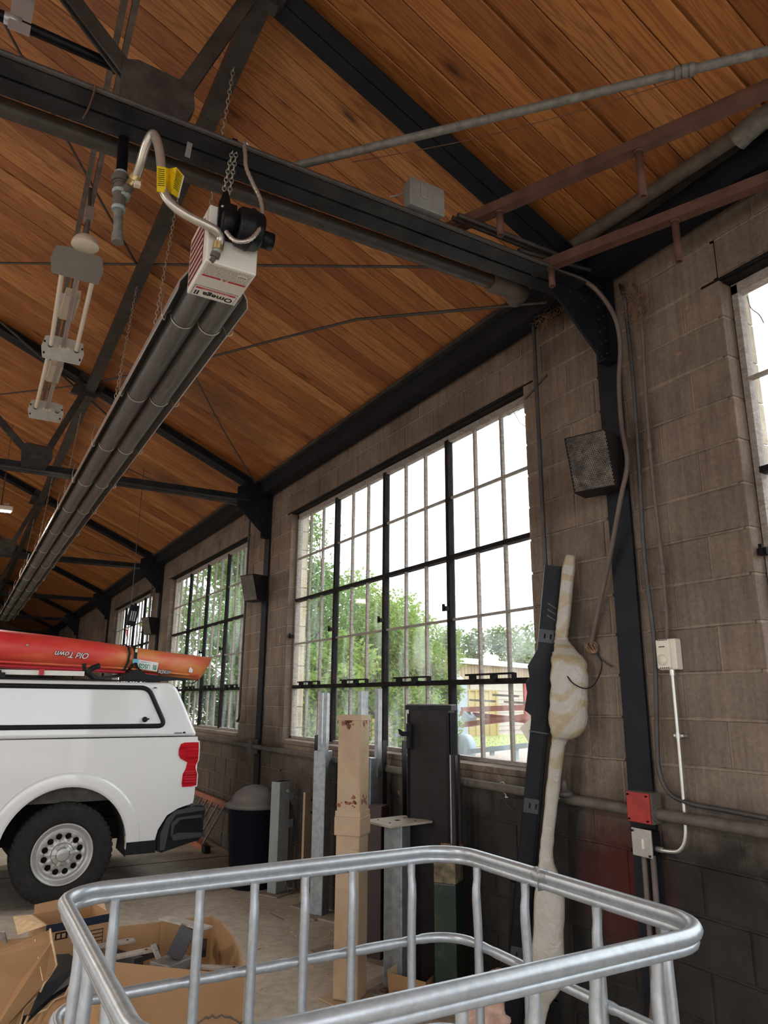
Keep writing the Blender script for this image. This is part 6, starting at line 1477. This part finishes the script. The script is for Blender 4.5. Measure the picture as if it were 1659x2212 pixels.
tree(7.0, 14.6, 2.3, 1.0, 8000, .06, 6, 'low leafy bush outside the lower left panes of the large window', M_leafB, .05, .1, cat='bush')
tree(4.9, 12.2, 2.4, .9, 11000, .055, 21, 'low leafy bush against the window behind the truck, left', M_leafB, .04, .08, cat='bush')
tree(4.7, 10.4, 2.0, .8, 10000, .055, 22, 'low leafy bush against the window behind the truck, right', M_leafA, .04, .08, cat='bush')
tree(5.2, 16.0, 2.6, 1.0, 9000, .06, 23, 'leafy bush outside the third window', M_leafB, .04, .08, cat='bush')
tree(5.0, 10.9, 2.6, .8, 5000, .055, 7, 'young tree close outside the right part of the window behind the truck', M_leafA, .05)
tree(20.3, 30.0, 4.2, 1.3, 6000, .12, 8, 'far tree behind the left end of the cream shed', M_leafC)
tree(33.0, 38.5, 6.2, 3.0, 6000, .16, 9, 'far green tree rising behind the cream shed roof', M_leafC)
tree(38.5, 42.5, 6.6, 3.4, 6000, .18, 10, 'far round tree behind the shed beside the roof vent', M_leafC)
tree(29.0, 40.0, 6.0, 2.2, 4000, .16, 11, 'narrow far tree behind the cream shed', M_leafC)
tree(8.5, 24.0, 7.5, 3.0, 8000, .11, 12, 'tall tree farther off, seen through the window behind the truck', M_leafB)
tree(13.2, 24.9, 5.0, 2.2, 7000, .10, 13, 'green tree in front of the arched shed', M_leafB)
# leafy twig drooping outside the large window, top left
m = MB(); rt = random.Random(8); M_tw = M_leafB
c = atX(690, 1180, 3.7)
br_ = thing('leafy_branch', (3.7, c.y, c.z), 'small leafy branch drooping outside the upper left panes of the large window', 'branch')
for i in range(130):
    p = c + Vector((rt.gauss(0,.1), rt.gauss(0,.16), rt.gauss(0,.22))); s = .028; u = Vector((rt.gauss(0,1),rt.gauss(0,1),rt.gauss(0,1))).normalized(); v = u.cross(Vector((0,.3,1))).normalized(); m.add([p-u*s,p+v*s*.45,p+u*s,p-v*s*.45],[(0,1,2,3)])
m.build('leaves', M_leafB, br_, fixn=False)
MB().tube(smooth_path([Vector((3.06, c.y+.5, 3.95)), Vector((3.3, c.y+.4, 4.05)), c+Vector((.05,.2,.3)), c, c+Vector((0,-.1,-.35))],4), .006, 5).build('twig', M_bark, br_)
for pts, lab in (([(1097,898),(1112,892),(1125,884),(1140,878)],'dry vine tendril at the top right pane of the large window'), ([(1108,886),(1118,905),(1125,915),(1138,922)],'second dry vine tendril curling at the top right pane'), ([(1614,640),(1622,665),(1640,680),(1650,698)],'dry tendril hanging in the top of the right-hand window')):
    tag(MB().tube(smooth_path([atX(a,b,3.0) for a, b in pts],4), .0025, 5).build('vine_tendril', M_bark), lab, 'vine')
